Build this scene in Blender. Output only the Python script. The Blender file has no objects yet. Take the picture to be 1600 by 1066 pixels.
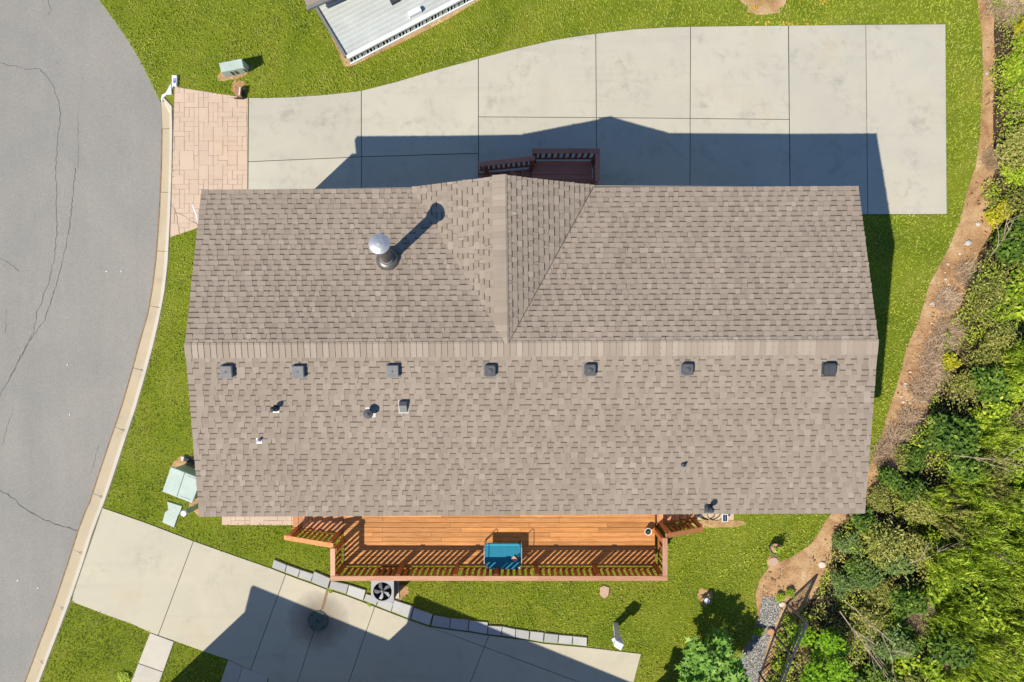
import bpy, math, random
import numpy as np
from mathutils import Vector, Matrix
random.seed(7)
rng = np.random.default_rng(7)
C = bpy.context.scene.collection
H = 22.0; F = 1067.0                      # camera height (m), focal length in photo pixels

def W(px, py, z=0.0):                     # place a thing seen at (px,py) and standing at height z
    k = (H - z) / F
    return Vector(((px - 800.0) * k, -(py - 533.0) * k, z))

# ------------------------------------------------------------------ camera, world, sun
cam = bpy.data.cameras.new('camera'); cam.sensor_width = 36; cam.lens = F / 1600 * 36
cam.clip_start = 0.1; cam.clip_end = 600
co = bpy.data.objects.new('camera', cam); co.location = (0, 0, H); C.objects.link(co)
bpy.context.scene.camera = co
EL = math.radians(48.9)
HX, HY = -0.7287, -0.6849                   # horizontal direction towards the sun
SUN = Vector((HX * math.cos(EL), HY * math.cos(EL), math.sin(EL)))
S = Vector((-HX / math.tan(EL), -HY / math.tan(EL), 0))    # shadow shift per metre of height
world = bpy.data.worlds.new('World'); bpy.context.scene.world = world; world.use_nodes = True
nt = world.node_tree; bg = nt.nodes['Background']
sky = nt.nodes.new('ShaderNodeTexSky'); sky.sky_type = 'NISHITA'; sky.sun_disc = False
sky.ozone_density = 7.0; sky.dust_density = 0.0; sky.air_density = 1.0; sky.sun_elevation = EL; sky.sun_rotation = math.atan2(HX, HY) % (2 * math.pi)
nt.links.new(sky.outputs[0], bg.inputs[0]); bg.inputs[1].default_value = 0.112
sl = bpy.data.lights.new('sun', 'SUN'); sl.energy = 4.7; sl.angle = math.radians(0.5); sl.color = (1.0, 0.93, 0.80)
so = bpy.data.objects.new('sun', sl); so.rotation_euler = SUN.to_track_quat('Z', 'Y').to_euler(); so.location = (-20, -20, 30)
C.objects.link(so)
vs = bpy.context.scene.view_settings
vs.view_transform = 'Standard'; vs.look = 'None'; vs.exposure = 0.28; vs.gamma = 1.0; vs.use_curve_mapping = False

# ------------------------------------------------------------------ materials
MT = {}
def nodes_of(name):
    m = bpy.data.materials.new(name); m.use_nodes = True
    t = m.node_tree; t.nodes['Principled BSDF'].inputs['Specular IOR Level'].default_value = 0.2
    return m, t, t.nodes['Principled BSDF']
def N(t, kind, **kw):
    n = t.nodes.new(kind)
    for k, v in kw.items(): setattr(n, k, v)
    return n
def rgba(c): return (c[0], c[1], c[2], 1.0)
def coord(t, scale=(1, 1, 1), space='object'):
    if space == 'world':
        g = N(t, 'ShaderNodeNewGeometry'); src = g.outputs['Position']
    else:
        g = N(t, 'ShaderNodeTexCoord'); src = g.outputs['Object']
    mp = N(t, 'ShaderNodeMapping'); mp.inputs['Scale'].default_value = scale
    t.links.new(src, mp.inputs['Vector']); return mp.outputs[0]
def noise(t, vec, scale, detail=4, rough=0.6, dist=0.0):
    n = N(t, 'ShaderNodeTexNoise'); n.inputs['Scale'].default_value = scale
    n.inputs['Detail'].default_value = detail; n.inputs['Roughness'].default_value = rough
    n.inputs['Distortion'].default_value = dist
    t.links.new(vec, n.inputs['Vector']); return n.outputs['Fac']
def ramp(t, fac, stops):
    r = N(t, 'ShaderNodeValToRGB'); e = r.color_ramp.elements
    e[0].position = stops[0][0]; e[0].color = rgba(stops[0][1])
    e[1].position = stops[-1][0]; e[1].color = rgba(stops[-1][1])
    for p, c in stops[1:-1]:
        x = e.new(p); x.color = rgba(c)
    t.links.new(fac, r.inputs[0]); return r.outputs[0]
def mix(t, fac, a, b, mode='MIX'):
    m = N(t, 'ShaderNodeMix', data_type='RGBA', blend_type=mode)
    for s, v in ((0, fac), (6, a), (7, b)):
        if isinstance(v, (int, float)): m.inputs[s].default_value = v
        elif isinstance(v, tuple): m.inputs[s].default_value = rgba(v)
        else: t.links.new(v, m.inputs[s])
    return m.outputs[2]
def math_(t, op, a, b=None, c=None, clamp=False):
    m = N(t, 'ShaderNodeMath', operation=op, use_clamp=clamp)
    for i, v in enumerate((a, b, c)):
        if v is None: continue
        if isinstance(v, (int, float)): m.inputs[i].default_value = v
        else: t.links.new(v, m.inputs[i])
    return m.outputs[0]
def bump(t, p, h, strength=0.3, dist=0.02):
    b = N(t, 'ShaderNodeBump'); b.inputs['Strength'].default_value = strength; b.inputs['Distance'].default_value = dist
    t.links.new(h, b.inputs['Height']); t.links.new(b.outputs[0], p.inputs['Normal'])
def bright(t, col, fac, lo, hi):          # multiply a colour by a grey between lo and hi
    mr = N(t, 'ShaderNodeMapRange'); mr.inputs['To Min'].default_value = lo; mr.inputs['To Max'].default_value = hi
    t.links.new(fac, mr.inputs['Value'])
    cb = N(t, 'ShaderNodeCombineColor')
    for i in range(3): t.links.new(mr.outputs[0], cb.inputs[i])
    return mix(t, 1.0, col, cb.outputs[0], 'MULTIPLY')

def plain(name, col, rough=0.6, metal=0.0, var=0.1, scale=6.0, bumpy=0.0):
    m, t, p = nodes_of(name)
    v = coord(t, space='world'); f = noise(t, v, scale, 5)
    lo = tuple(c * (1 - var) for c in col); hi = tuple(min(1, c * (1 + var)) for c in col)
    t.links.new(ramp(t, f, [(0.3, lo), (0.7, hi)]), p.inputs['Base Color'])
    p.inputs['Roughness'].default_value = rough; p.inputs['Metallic'].default_value = metal
    if bumpy: bump(t, p, noise(t, v, scale * 8, 3), bumpy)
    MT[name] = m; return m

def concrete(name, col, stain=0.5, objvar=0.06, spot=None):
    m, t, p = nodes_of(name)
    v = coord(t, space='world')
    big = noise(t, v, 0.55, 6, 0.62, 0.6); mid = noise(t, v, 3.2, 8, 0.7, 0.3); fine = noise(t, v, 55, 4, 0.7)
    base = mix(t, ramp(t, big, [(0.35, (0, 0, 0)), (0.7, (1, 1, 1))]), tuple(c * 0.95 for c in col), (col[0] * 1.04, col[1] * 1.035, col[2] * 1.0))
    st = math_(t, 'MULTIPLY', ramp(t, mid, [(0.46, (0, 0, 0)), (0.70, (1, 1, 1))]), ramp(t, noise(t, v, 0.9, 5, 0.6, 0.4), [(0.46, (0, 0, 0)), (0.66, (1, 1, 1))]))
    tk = math_(t, 'MULTIPLY', ramp(t, noise(t, coord(t, (.16, 2.6, 1), 'world'), 1.0, 5, .6, .3), [(0.55, (0, 0, 0)), (0.75, (1, 1, 1))]), .16); base = mix(t, tk, base, tuple(c * .5 for c in col))
    base = mix(t, math_(t, 'MULTIPLY', st, stain), base, tuple(c * 0.45 for c in col))
    st3 = ramp(t, noise(t, v, 0.7, 4, 0.5, 0.2), [(0.56, (0, 0, 0)), (0.75, (1, 1, 1))])
    base = mix(t, math_(t, 'MULTIPLY', st3, 0.30), base, (col[0] * 1.02, col[1] * 0.88, col[2] * 0.68))
    base = bright(t, base, fine, 0.93, 1.07)
    oi = N(t, 'ShaderNodeObjectInfo'); base = bright(t, base, oi.outputs['Random'], 1 - objvar, 1 + objvar)
    if spot:
        g = N(t, 'ShaderNodeNewGeometry'); d = N(t, 'ShaderNodeVectorMath', operation='DISTANCE')
        t.links.new(g.outputs['Position'], d.inputs[0]); d.inputs[1].default_value = spot[0]
        wob = math_(t, 'MULTIPLY_ADD', noise(t, v, 2.0, 4), 0.5, d.outputs['Value'])
        mask = math_(t, 'SUBTRACT', 1.0, math_(t, 'DIVIDE', wob, spot[1]), clamp=True)
        base = mix(t, math_(t, 'MULTIPLY', math_(t, 'POWER', mask, 0.7), 1.0, clamp=True), base, (0.10, 0.065, 0.05))
    t.links.new(base, p.inputs['Base Color']); p.inputs['Roughness'].default_value = 0.85
    bump(t, p, fine, 0.12, 0.01)
    MT[name] = m; return m

def wood(name, a, b, along='x', rough=0.55):
    m, t, p = nodes_of(name)
    sc = {'x': (0.6, 9, 9), 'y': (9, 0.6, 9), 'z': (9, 9, 0.6)}[along]
    oi = N(t, 'ShaderNodeObjectInfo')
    v0 = coord(t, sc, 'world'); add = N(t, 'ShaderNodeVectorMath', operation='ADD')
    cb = N(t, 'ShaderNodeCombineXYZ')
    for i in range(3): t.links.new(math_(t, 'MULTIPLY', oi.outputs['Random'], 37.0), cb.inputs[i])
    t.links.new(v0, add.inputs[0]); t.links.new(cb.outputs[0], add.inputs[1]); v = add.outputs[0]
    f = noise(t, v, 2.2, 8, 0.7, 1.2)
    col = ramp(t, f, [(0.25, tuple(x * 0.62 for x in a)), (0.45, a), (0.72, b)])
    col = bright(t, col, oi.outputs['Random'], 0.76, 1.14); col = bright(t, col, noise(t, coord(t, (1, 1, 1), 'world'), 1.7, 5, .65), .86, 1.14)
    kn = noise(t, v, 0.9, 2, 0.5, 2.0)
    col = mix(t, math_(t, 'MULTIPLY', ramp(t, kn, [(0.66, (0, 0, 0)), (0.74, (1, 1, 1))]), 0.45), col, tuple(x * 0.35 for x in a))
    t.links.new(col, p.inputs['Base Color']); p.inputs['Roughness'].default_value = rough
    bump(t, p, f, 0.2, 0.01)
    MT[name] = m; return m

def leafmat(name, cols, trans=0.3, rough=0.45):
    """colour from the per-leaf 'tone' attribute and the object's own random value"""
    m, t, p = nodes_of(name)
    at = N(t, 'ShaderNodeAttribute'); at.attribute_name = 'tone'
    oi = N(t, 'ShaderNodeObjectInfo')
    f = math_(t, 'MULTIPLY_ADD', oi.outputs['Random'], 0.25, math_(t, 'MULTIPLY', at.outputs['Fac'], 0.8))
    n = len(cols); col = ramp(t, f, [(i / (n - 1), c) for i, c in enumerate(cols)])
    t.links.new(col, p.inputs['Base Color']); p.inputs['Roughness'].default_value = rough
    tr = N(t, 'ShaderNodeBsdfTranslucent'); t.links.new(col, tr.inputs['Color'])
    mx = N(t, 'ShaderNodeMixShader'); mx.inputs[0].default_value = trans
    t.links.new(p.outputs[0], mx.inputs[1]); t.links.new(tr.outputs[0], mx.inputs[2])
    out = t.nodes['Material Output']; t.links.new(mx.outputs[0], out.inputs[0])
    MT[name] = m; return m

# asphalt
m, t, p = nodes_of('asphalt'); MT['asphalt'] = m
v = coord(t, space='world')
f1 = noise(t, v, 17, 5, 0.85); f2 = noise(t, v, 0.35, 5, 0.6, 0.5); f3 = noise(t, v, 9, 6, 0.75)
c = mix(t, ramp(t, f2, [(0.35, (0, 0, 0)), (0.68, (1, 1, 1))]), (0.262, 0.252, 0.228), (0.30, 0.278, 0.245))
c = bright(t, c, f1, 0.62, 1.38); c = bright(t, c, f3, 0.86, 1.14); c = bright(t, c, noise(t, coord(t, (1.4, .18, 1), 'world'), 1.0, 5, .6, .8), 0.9, 1.1)
t.links.new(c, p.inputs['Base Color']); p.inputs['Roughness'].default_value = 0.9
bump(t, p, f1, 0.4, 0.01)
MANHOLE = W(497, 970, 0.03)
concrete('drive_concrete', (0.49, 0.46, 0.38), 0.58, 0.04)
concrete('lower_concrete', (0.53, 0.485, 0.375), 0.35, 0.03, spot=(MANHOLE, 1.25))
concrete('pale_concrete', (0.52, 0.48, 0.41), 0.2)
concrete('gutter_concrete', (0.49, 0.405, 0.28), 0.3)
concrete('kerb_concrete', (0.54, 0.49, 0.40), 0.3)
concrete('block_stone', (0.46, 0.455, 0.44), 0.35, 0.16)
concrete('stamped', (0.575, 0.435, 0.33), 0.12, 0.035)
concrete('stamped_joint', (0.42, 0.295, 0.22), 0.1)
concrete('stepping', (0.52, 0.36, 0.27), 0.4)
plain('joint_dark', (0.10, 0.085, 0.07), 0.9)
plain('crack_dark', (0.09, 0.085, 0.08), 0.95)
plain('expansion_wood', (0.25, 0.16, 0.09), 0.8, var=.3)

# ground soil and straw litter
m, t, p = nodes_of('soil'); MT['soil'] = m
v = coord(t, space='world'); f = noise(t, v, 1.1, 8, 0.7, 0.5); g = noise(t, v, 28, 5, 0.75)
c = ramp(t, f, [(0.32, (0.30, 0.155, 0.07)), (0.5, (0.52, 0.315, 0.155)), (0.66, (0.66, 0.46, 0.26))]); c = bright(t, c, g, 0.55, 1.3)
t.links.new(c, p.inputs['Base Color']); p.inputs['Roughness'].default_value = 0.95; bump(t, p, g, 0.8, 0.03)
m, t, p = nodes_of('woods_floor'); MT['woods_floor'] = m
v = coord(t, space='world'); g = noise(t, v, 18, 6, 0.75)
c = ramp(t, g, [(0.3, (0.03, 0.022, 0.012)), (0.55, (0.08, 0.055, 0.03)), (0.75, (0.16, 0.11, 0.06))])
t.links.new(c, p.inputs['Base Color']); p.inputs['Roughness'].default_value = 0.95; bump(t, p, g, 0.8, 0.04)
# lawn
m, t, p = nodes_of('lawn_turf'); MT['lawn_turf'] = m
v = coord(t, space='world'); f = noise(t, v, 0.8, 6, 0.6, 0.4); g = noise(t, v, 22, 6, 0.8)
c = ramp(t, f, [(0.3, (0.14, 0.20, 0.010)), (0.5, (0.21, 0.26, 0.014)), (0.7, (0.27, 0.29, 0.03))]); c = bright(t, c, g, 0.35, 1.35)
t.links.new(c, p.inputs['Base Color']); p.inputs['Roughness'].default_value = 0.9; bump(t, p, g, 0.9, 0.04)
m, t, p = nodes_of('grass_blades'); MT['grass_blades'] = m
v = coord(t, space='world'); f = noise(t, v, 0.55, 6, 0.62, 0.5)
at = N(t, 'ShaderNodeAttribute'); at.attribute_name = 'tone'
f = math_(t, 'MULTIPLY_ADD', at.outputs['Fac'], 0.45, math_(t, 'MULTIPLY', f, 0.75))
c = ramp(t, f, [(0.25, (0.18, 0.27, 0.014)), (0.45, (0.32, 0.405, 0.03)), (0.64, (0.43, 0.49, 0.06)), (0.88, (0.60, 0.61, 0.14))])
f9 = noise(t, v, 1.3, 5, 0.6, 0.4); c = mix(t, math_(t, 'MULTIPLY', ramp(t, f9, [(0.44, (0, 0, 0)), (0.70, (1, 1, 1))]), 0.66), c, (0.45, 0.42, 0.12))
f8 = noise(t, v, 0.9, 5, 0.6, 0.9); c = mix(t, math_(t, 'MULTIPLY', ramp(t, f8, [(0.50, (0, 0, 0)), (0.7, (1, 1, 1))]), 0.35), c, (0.19, 0.36, 0.05))
t.links.new(c, p.inputs['Base Color']); p.inputs['Roughness'].default_value = 0.7
tr = N(t, 'ShaderNodeBsdfTranslucent'); t.links.new(c, tr.inputs['Color']); mx = N(t, 'ShaderNodeMixShader'); mx.inputs[0].default_value = 0.2
t.links.new(p.outputs[0], mx.inputs[1]); t.links.new(tr.outputs[0], mx.inputs[2]); t.links.new(mx.outputs[0], t.nodes['Material Output'].inputs[0])
# roof shingles: granule colour from the tone attribute (0 = shadow-line band, 1 = palest tab)
m, t, p = nodes_of('shingle_granules'); MT['shingle_granules'] = m
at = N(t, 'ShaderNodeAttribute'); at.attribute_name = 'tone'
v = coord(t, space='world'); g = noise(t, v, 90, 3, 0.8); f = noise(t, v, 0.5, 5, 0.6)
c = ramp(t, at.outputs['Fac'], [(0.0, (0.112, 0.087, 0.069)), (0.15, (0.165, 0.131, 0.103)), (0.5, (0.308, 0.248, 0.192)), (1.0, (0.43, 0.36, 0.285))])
c = bright(t, c, g, 0.85, 1.15); c = bright(t, c, f, 0.88, 1.12)
fs = noise(t, coord(t, (2.2, .25, .25), 'world'), 1.0, 6, 0.65, 0.4); c = bright(t, c, fs, 0.86, 1.14)
oi = N(t, 'ShaderNodeObjectInfo'); c = bright(t, c, oi.outputs['Random'], 0.965, 1.035)
t.links.new(c, p.inputs['Base Color']); p.inputs['Roughness'].default_value = 0.95; bump(t, p, g, 0.3, 0.005)

wood('deck_wood', (0.50, 0.215, 0.065), (0.66, 0.33, 0.13), 'x')
wood('deck_wood_cross', (0.52, 0.23, 0.10), (0.66, 0.34, 0.17), 'y')
wood('cap_wood', (0.55, 0.27, 0.16), (0.62, 0.36, 0.23), 'x')
wood('cap_wood_cross', (0.57, 0.31, 0.20), (0.64, 0.41, 0.28), 'y')
wood('rail_wood', (0.33, 0.105, 0.033), (0.43, 0.165, 0.06), 'z')
wood('stair_cap_wood', (0.55, 0.22, 0.08), (0.62, 0.28, 0.12), 'x')
wood('maroon_wood', (0.42, 0.18, 0.13), (0.50, 0.24, 0.18), 'x')
wood('maroon_rail', (0.22, 0.075, 0.045), (0.30, 0.11, 0.07), 'z')
wood('bark', (0.22, 0.17, 0.12), (0.34, 0.28, 0.21), 'z', 0.9)
plain('dead_stems', (0.42, 0.33, 0.23), 0.9, var=.4, scale=9)
plain('white_paint', (0.70, 0.71, 0.72), 0.5, var=.05)
plain('white_vinyl', (0.72, 0.75, 0.78), 0.45, var=.05)
plain('house_siding', (0.62, 0.60, 0.55), 0.6, var=.04)
plain('drip_edge', (0.26, 0.225, 0.19), 0.7, var=.1)
plain('glass_dark', (0.03, 0.04, 0.05), 0.08, var=.1)
plain('pale_green_metal', (0.44, 0.52, 0.455), 0.5, var=.09, scale=3)
plain('green_side', (0.30, 0.38, 0.27), 0.55, var=.12, scale=3)
plain('slot_dark', (0.03, 0.035, 0.03), 0.7)
plain('vent_grey', (0.20, 0.195, 0.19), 0.7, 0.0, .12, 10)
plain('vent_mid', (0.095, 0.095, 0.10), 0.7, 0.0, .2, 10)
plain('vent_dark', (0.05, 0.055, 0.065), 0.7, 0.0, .2, 10)
plain('flashing_light', (0.34, 0.33, 0.32), 0.4, 0.3, .1)
plain('galvanised', (0.48, 0.49, 0.51), 0.5, 0.6, .12, 12)
plain('flue_metal', (0.16, 0.145, 0.13), 0.38, 0.5, .25, 5)
plain('black_metal', (0.045, 0.05, 0.06), 0.4, 0.0, .2)
plain('rubber_black', (0.02, 0.02, 0.022), 0.5)
plain('teal_fabric', (0.015, 0.19, 0.29), 0.7, var=.06)
plain('teal_piping', (0.06, 0.38, 0.50), 0.6, var=.06)
plain('tan_leather', (0.56, 0.33, 0.23), 0.7, var=.2, scale=20)
plain('lid_green', (0.115, 0.135, 0.11), 0.9, var=.15)
plain('rust_brown', (0.33, 0.18, 0.12), 0.8, var=.25, scale=15)
plain('pale_board', (0.72, 0.58, 0.48), 0.8, var=.1, scale=15)
plain('sign_blue', (0.12, 0.13, 0.42), 0.5)
plain('clay', (0.50, 0.27, 0.15), 0.8, var=.2, scale=15)
plain('grey_stone', (0.48, 0.46, 0.42), 0.85, var=.25, scale=9, bumpy=.3)
plain('ac_side', (0.25, 0.26, 0.25), 0.5, var=.15)
plain('ac_top', (0.33, 0.34, 0.35), 0.4, 0.1, .07)
plain('fan_blade', (0.20, 0.21, 0.23), 0.45, 0.3, .3, 9)
plain('fan_hole', (0.012, 0.012, 0.014), 0.7)
plain('solar_cell', (0.03, 0.04, 0.07), 0.2)
plain('hose_tan', (0.45, 0.35, 0.22), 0.6)
plain('metal_panel', (0.52, 0.54, 0.50), 0.4, 0.15, .10, 1.5)
plain('metal_rib', (0.62, 0.64, 0.61), 0.4, 0.15, .08, 1.5)
plain('gutter_white', (0.78, 0.79, 0.80), 0.4, var=.04)
plain('flower_pink', (0.6, 0.25, 0.3), 0.7); plain('pot_grey', (0.14, 0.14, 0.14), 0.6)
leafmat('leaf_dark', [(0.03, 0.065, 0.01), (0.12, 0.21, 0.025), (0.30, 0.40, 0.06)], .18, .55)
leafmat('leaf_olive', [(0.09, 0.10, 0.02), (0.30, 0.32, 0.06), (0.62, 0.57, 0.18)], .2, .6)
leafmat('leaf_lime', [(0.10, 0.17, 0.012), (0.32, 0.46, 0.025), (0.70, 0.76, 0.09)], .25, .55)
leafmat('leaf_yellow', [(0.24, 0.24, 0.015), (0.52, 0.50, 0.03), (0.80, 0.68, 0.06)], .3, .6)
leafmat('leaf_blue', [(0.06, 0.11, 0.025), (0.18, 0.27, 0.06), (0.40, 0.48, 0.18)], .2, .6)
leafmat('leaf_fig', [(0.04, 0.12, 0.02), (0.16, 0.33, 0.04), (0.38, 0.56, 0.12)], .2, .5)
leafmat('leaf_maple', [(0.05, 0.14, 0.01), (0.19, 0.38, 0.015), (0.46, 0.64, 0.03)], .25, .5)
leafmat('straw', [(0.24, 0.15, 0.08), (0.50, 0.36, 0.23), (0.78, 0.62, 0.46)], .15, .8)
leafmat('litter', [(0.20, 0.11, 0.05), (0.48, 0.31, 0.17), (0.78, 0.66, 0.50)], .0, .8)
leafmat('dry_leaves', [(0.10, 0.05, 0.025), (0.30, 0.16, 0.08), (0.52, 0.34, 0.19)], .05, .8)
leafmat('gravel_stones', [(0.07, 0.07, 0.07), (0.25, 0.24, 0.225), (0.70, 0.67, 0.61)], .0, .85)
leafmat('fallen_leaves', [(0.35, 0.20, 0.04), (0.62, 0.42, 0.05), (0.70, 0.30, 0.05)], .1, .7)

# ------------------------------------------------------------------ mesh helpers
class MB:
    def __init__(s): s.v = []; s.f = []; s.t = []; s.m = []
    def face(s, idx, tone=0.5, mi=0): s.f.append(tuple(idx)); s.t.append(tone); s.m.append(mi)
    def quad(s, a, b, c, d, tone=0.5, mi=0):
        i = len(s.v); s.v += [tuple(a), tuple(b), tuple(c), tuple(d)]; s.face((i, i + 1, i + 2, i + 3), tone, mi)
    def prism(s, pts, z0, z1, tone=0.5, mi=0, bevel=0.0):      # pts: xy list, any winding
        A = sum(pts[i][0] * pts[(i + 1) % len(pts)][1] - pts[(i + 1) % len(pts)][0] * pts[i][1] for i in range(len(pts)))
        if A < 0: pts = pts[::-1]
        n = len(pts); i = len(s.v)
        if bevel:
            q = inset([(p[0], p[1]) for p in pts], bevel)
            rings = [[(p[0], p[1], z0) for p in pts], [(p[0], p[1], z1 - bevel) for p in pts], [(p[0], p[1], z1) for p in q]]
        else:
            rings = [[(p[0], p[1], z0) for p in pts], [(p[0], p[1], z1) for p in pts]]
        for r in rings: s.v += r
        for k in range(len(rings) - 1):
            a = i + k * n; b = a + n
            for j in range(n): s.face((a + j, a + (j + 1) % n, b + (j + 1) % n, b + j), tone, mi)
        s.face([i + (len(rings) - 1) * n + j for j in range(n)], tone, mi)
        s.face([i + j for j in reversed(range(n))], tone, mi)
    def box(s, c, d, rz=0.0, tone=0.5, mi=0):
        c = Vector(c); hx, hy, hz = d[0] / 2, d[1] / 2, d[2] / 2; cs, sn = math.cos(rz), math.sin(rz)
        i = len(s.v)
        for z in (-hz, hz):
            for x, y in ((-hx, -hy), (hx, -hy), (hx, hy), (-hx, hy)):
                s.v.append((c.x + x * cs - y * sn, c.y + x * sn + y * cs, c.z + z))
        for q in ((0, 3, 2, 1), (4, 5, 6, 7), (0, 1, 5, 4), (1, 2, 6, 5), (2, 3, 7, 6), (3, 0, 4, 7)):
            s.face([i + k for k in q], tone, mi)
    def beam(s, a, b, w, h, up=(0, 0, 1), tone=0.5, mi=0):      # a bar of section w x h from a to b
        a = Vector(a); b = Vector(b); d = (b - a).normalized(); u = Vector(up)
        x = d.cross(u).normalized(); y = x.cross(d).normalized(); i = len(s.v)
        for p in (a, b):
            for sx, sy in ((-1, -1), (1, -1), (1, 1), (-1, 1)): s.v.append(tuple(p + x * sx * w / 2 + y * sy * h / 2))
        for q in ((0, 3, 2, 1), (4, 5, 6, 7), (0, 1, 5, 4), (1, 2, 6, 5), (2, 3, 7, 6), (3, 0, 4, 7)):
            s.face([i + k for k in q], tone, mi)
    def tube(s, pts, r, n=6, tone=0.5, mi=0, r1=None):
        pts = [Vector(p) for p in pts]; i = len(s.v); K = len(pts); r1 = r if r1 is None else r1
        for k, p in enumerate(pts):
            d = (pts[min(k + 1, K - 1)] - pts[max(k - 1, 0)]); d = d.normalized() if d.length > 1e-9 else Vector((0, 0, 1))
            u = Vector((0, 0, 1)) if abs(d.z) < 0.9 else Vector((1, 0, 0))
            x = d.cross(u).normalized(); y = x.cross(d); rr = r + (r1 - r) * k / max(1, K - 1)
            for j in range(n):
                a = 2 * math.pi * j / n; s.v.append(tuple(p + (x * math.cos(a) + y * math.sin(a)) * rr))
        for k in range(K - 1):
            for j in range(n):
                a = i + k * n; s.face((a + j, a + n + j, a + n + (j + 1) % n, a + (j + 1) % n), tone, mi)
        s.face([i + j for j in range(n)], tone, mi); s.face([i + (K - 1) * n + j for j in reversed(range(n))], tone, mi)
    def lathe(s, prof, c=(0, 0, 0), n=20, tone=0.5, mi=0, axis=None):
        i = len(s.v); c = Vector(c); R = Matrix.Identity(3) if axis is None else Vector((0, 0, 1)).rotation_difference(Vector(axis)).to_matrix()
        for r, z in prof:
            for j in range(n):
                a = 2 * math.pi * j / n; s.v.append(tuple(c + R @ Vector((r * math.cos(a), r * math.sin(a), z))))
        for k in range(len(prof) - 1):
            for j in range(n):
                a = i + k * n; s.face((a + j, a + (j + 1) % n, a + n + (j + 1) % n, a + n + j), tone, mi)
        if prof[0][0] > 1e-4: s.face([i + j for j in reversed(range(n))], tone, mi)
        if prof[-1][0] > 1e-4: s.face([i + (len(prof) - 1) * n + j for j in range(n)], tone, mi)
    def mesh(s, name, off=(0, 0, 0)):
        me = bpy.data.meshes.new(name); o = off
        me.from_pydata([(a - o[0], b - o[1], c - o[2]) for a, b, c in s.v], [], s.f)
        at = me.attributes.new('tone', 'FLOAT', 'FACE'); at.data.foreach_set('value', s.t)
        me.polygons.foreach_set('material_index', s.m)
        return me
def inset(pts, d):                        # pts counter-clockwise
    out = []; n = len(pts)
    for i in range(n):
        p0 = Vector(pts[i - 1]); p1 = Vector(pts[i]); p2 = Vector(pts[(i + 1) % n])
        a = (p1 - p0); b = (p2 - p1)
        if a.length < 1e-6 or b.length < 1e-6: out.append(tuple(p1)); continue
        a.normalize(); b.normalize(); na = Vector((-a.y, a.x)); nb = Vector((-b.y, b.x))
        k = 1 + na.dot(nb); k = max(k, 0.3)
        out.append(tuple(p1 + (na + nb) * d / k))
    return out
def ccw(pts):
    A = sum(pts[i][0] * pts[(i + 1) % len(pts)][1] - pts[(i + 1) % len(pts)][0] * pts[i][1] for i in range(len(pts)))
    return pts if A > 0 else pts[::-1]
def root_off(par):
    o = Vector((0, 0, 0))
    while par is not None: o += par.location; par = par.parent
    return o
def obj(name, mb, mat, parent=None, smooth=False, mats=None):
    """links mb (world coordinates) as one mesh object"""
    me = mb.mesh(name, root_off(parent)) if isinstance(mb, MB) else mb
    for x in (mats or [mat]): me.materials.append(MT[x])
    if smooth: me.polygons.foreach_set('use_smooth', [True] * len(me.polygons))
    o = bpy.data.objects.new(name, me); C.objects.link(o)
    if parent is not None: o.parent = parent
    return o
def tag(o, label=None, cat=None, group=None, kind=None):
    if label: o['label'] = label
    if cat: o['category'] = cat
    if group: o['group'] = group
    if kind: o['kind'] = kind
    return o
def thing(name, loc, label, cat, group=None):
    e = bpy.data.objects.new(name, None); e.location = loc; e.empty_display_size = 0.2; C.objects.link(e)
    return tag(e, label, cat, group)
def kids(o): return [c for c in bpy.data.objects if c.parent == o]
def copy_tree(o, loc=None, rz=None, scale=None, label=None, kidlist=None):
    c = o.copy(); C.objects.link(c)
    if loc is not None: c.location = loc
    if rz is not None: c.rotation_euler = (0, 0, rz)
    if scale is not None: c.scale = scale
    if label: c['label'] = label
    for ch in (kidlist if kidlist is not None else kids(o)):
        d = ch.copy(); C.objects.link(d); d.parent = c
    return c
def P(pts, z=0.0): return [tuple(W(x, y, z).xy) for x, y in pts]
def npmesh(name, V, Fq, k, tone=None):
    """V (n,3), Fq (m,k) index array"""
    me = bpy.data.meshes.new(name)
    me.vertices.add(len(V)); me.vertices.foreach_set('co', np.asarray(V, dtype=np.float32).ravel())
    m_ = len(Fq); me.loops.add(m_ * k); me.loops.foreach_set('vertex_index', np.asarray(Fq, dtype=np.int32).ravel())
    me.polygons.add(m_); me.polygons.foreach_set('loop_start', np.arange(0, m_ * k, k, dtype=np.int32))
    if tone is not None:
        at = me.attributes.new('tone', 'FLOAT', 'FACE'); at.data.foreach_set('value', np.asarray(tone, dtype=np.float32))
    me.update(calc_edges=True); me.validate()
    return me
def inpoly(x, y, poly):
    x = np.asarray(x); y = np.asarray(y); r = np.zeros(x.shape, bool); n = len(poly); j = n - 1
    for i in range(n):
        xi, yi = poly[i]; xj, yj = poly[j]
        if yi != yj:
            c = ((yi > y) != (yj > y)) & (x < (xj - xi) * (y - yi) / (yj - yi) + xi); r ^= c
        j = i
    return r
def vnoise(x, y, s, seed=0):              # cheap smooth noise 0..1 for numpy arrays
    r = np.random.default_rng(seed); tot = 0; out = np.zeros_like(x)
    for o in range(4):
        for k in range(3):
            a = r.uniform(0, 2 * np.pi); ph = r.uniform(0, 6.28); fr = s * 2 ** o * r.uniform(.7, 1.3)
            out += np.sin((x * np.cos(a) + y * np.sin(a)) * fr + ph) / 2 ** o
        tot += 1.2 / 2 ** o
    return np.clip(0.5 + 0.5 * out / tot, 0, 1)

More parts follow.
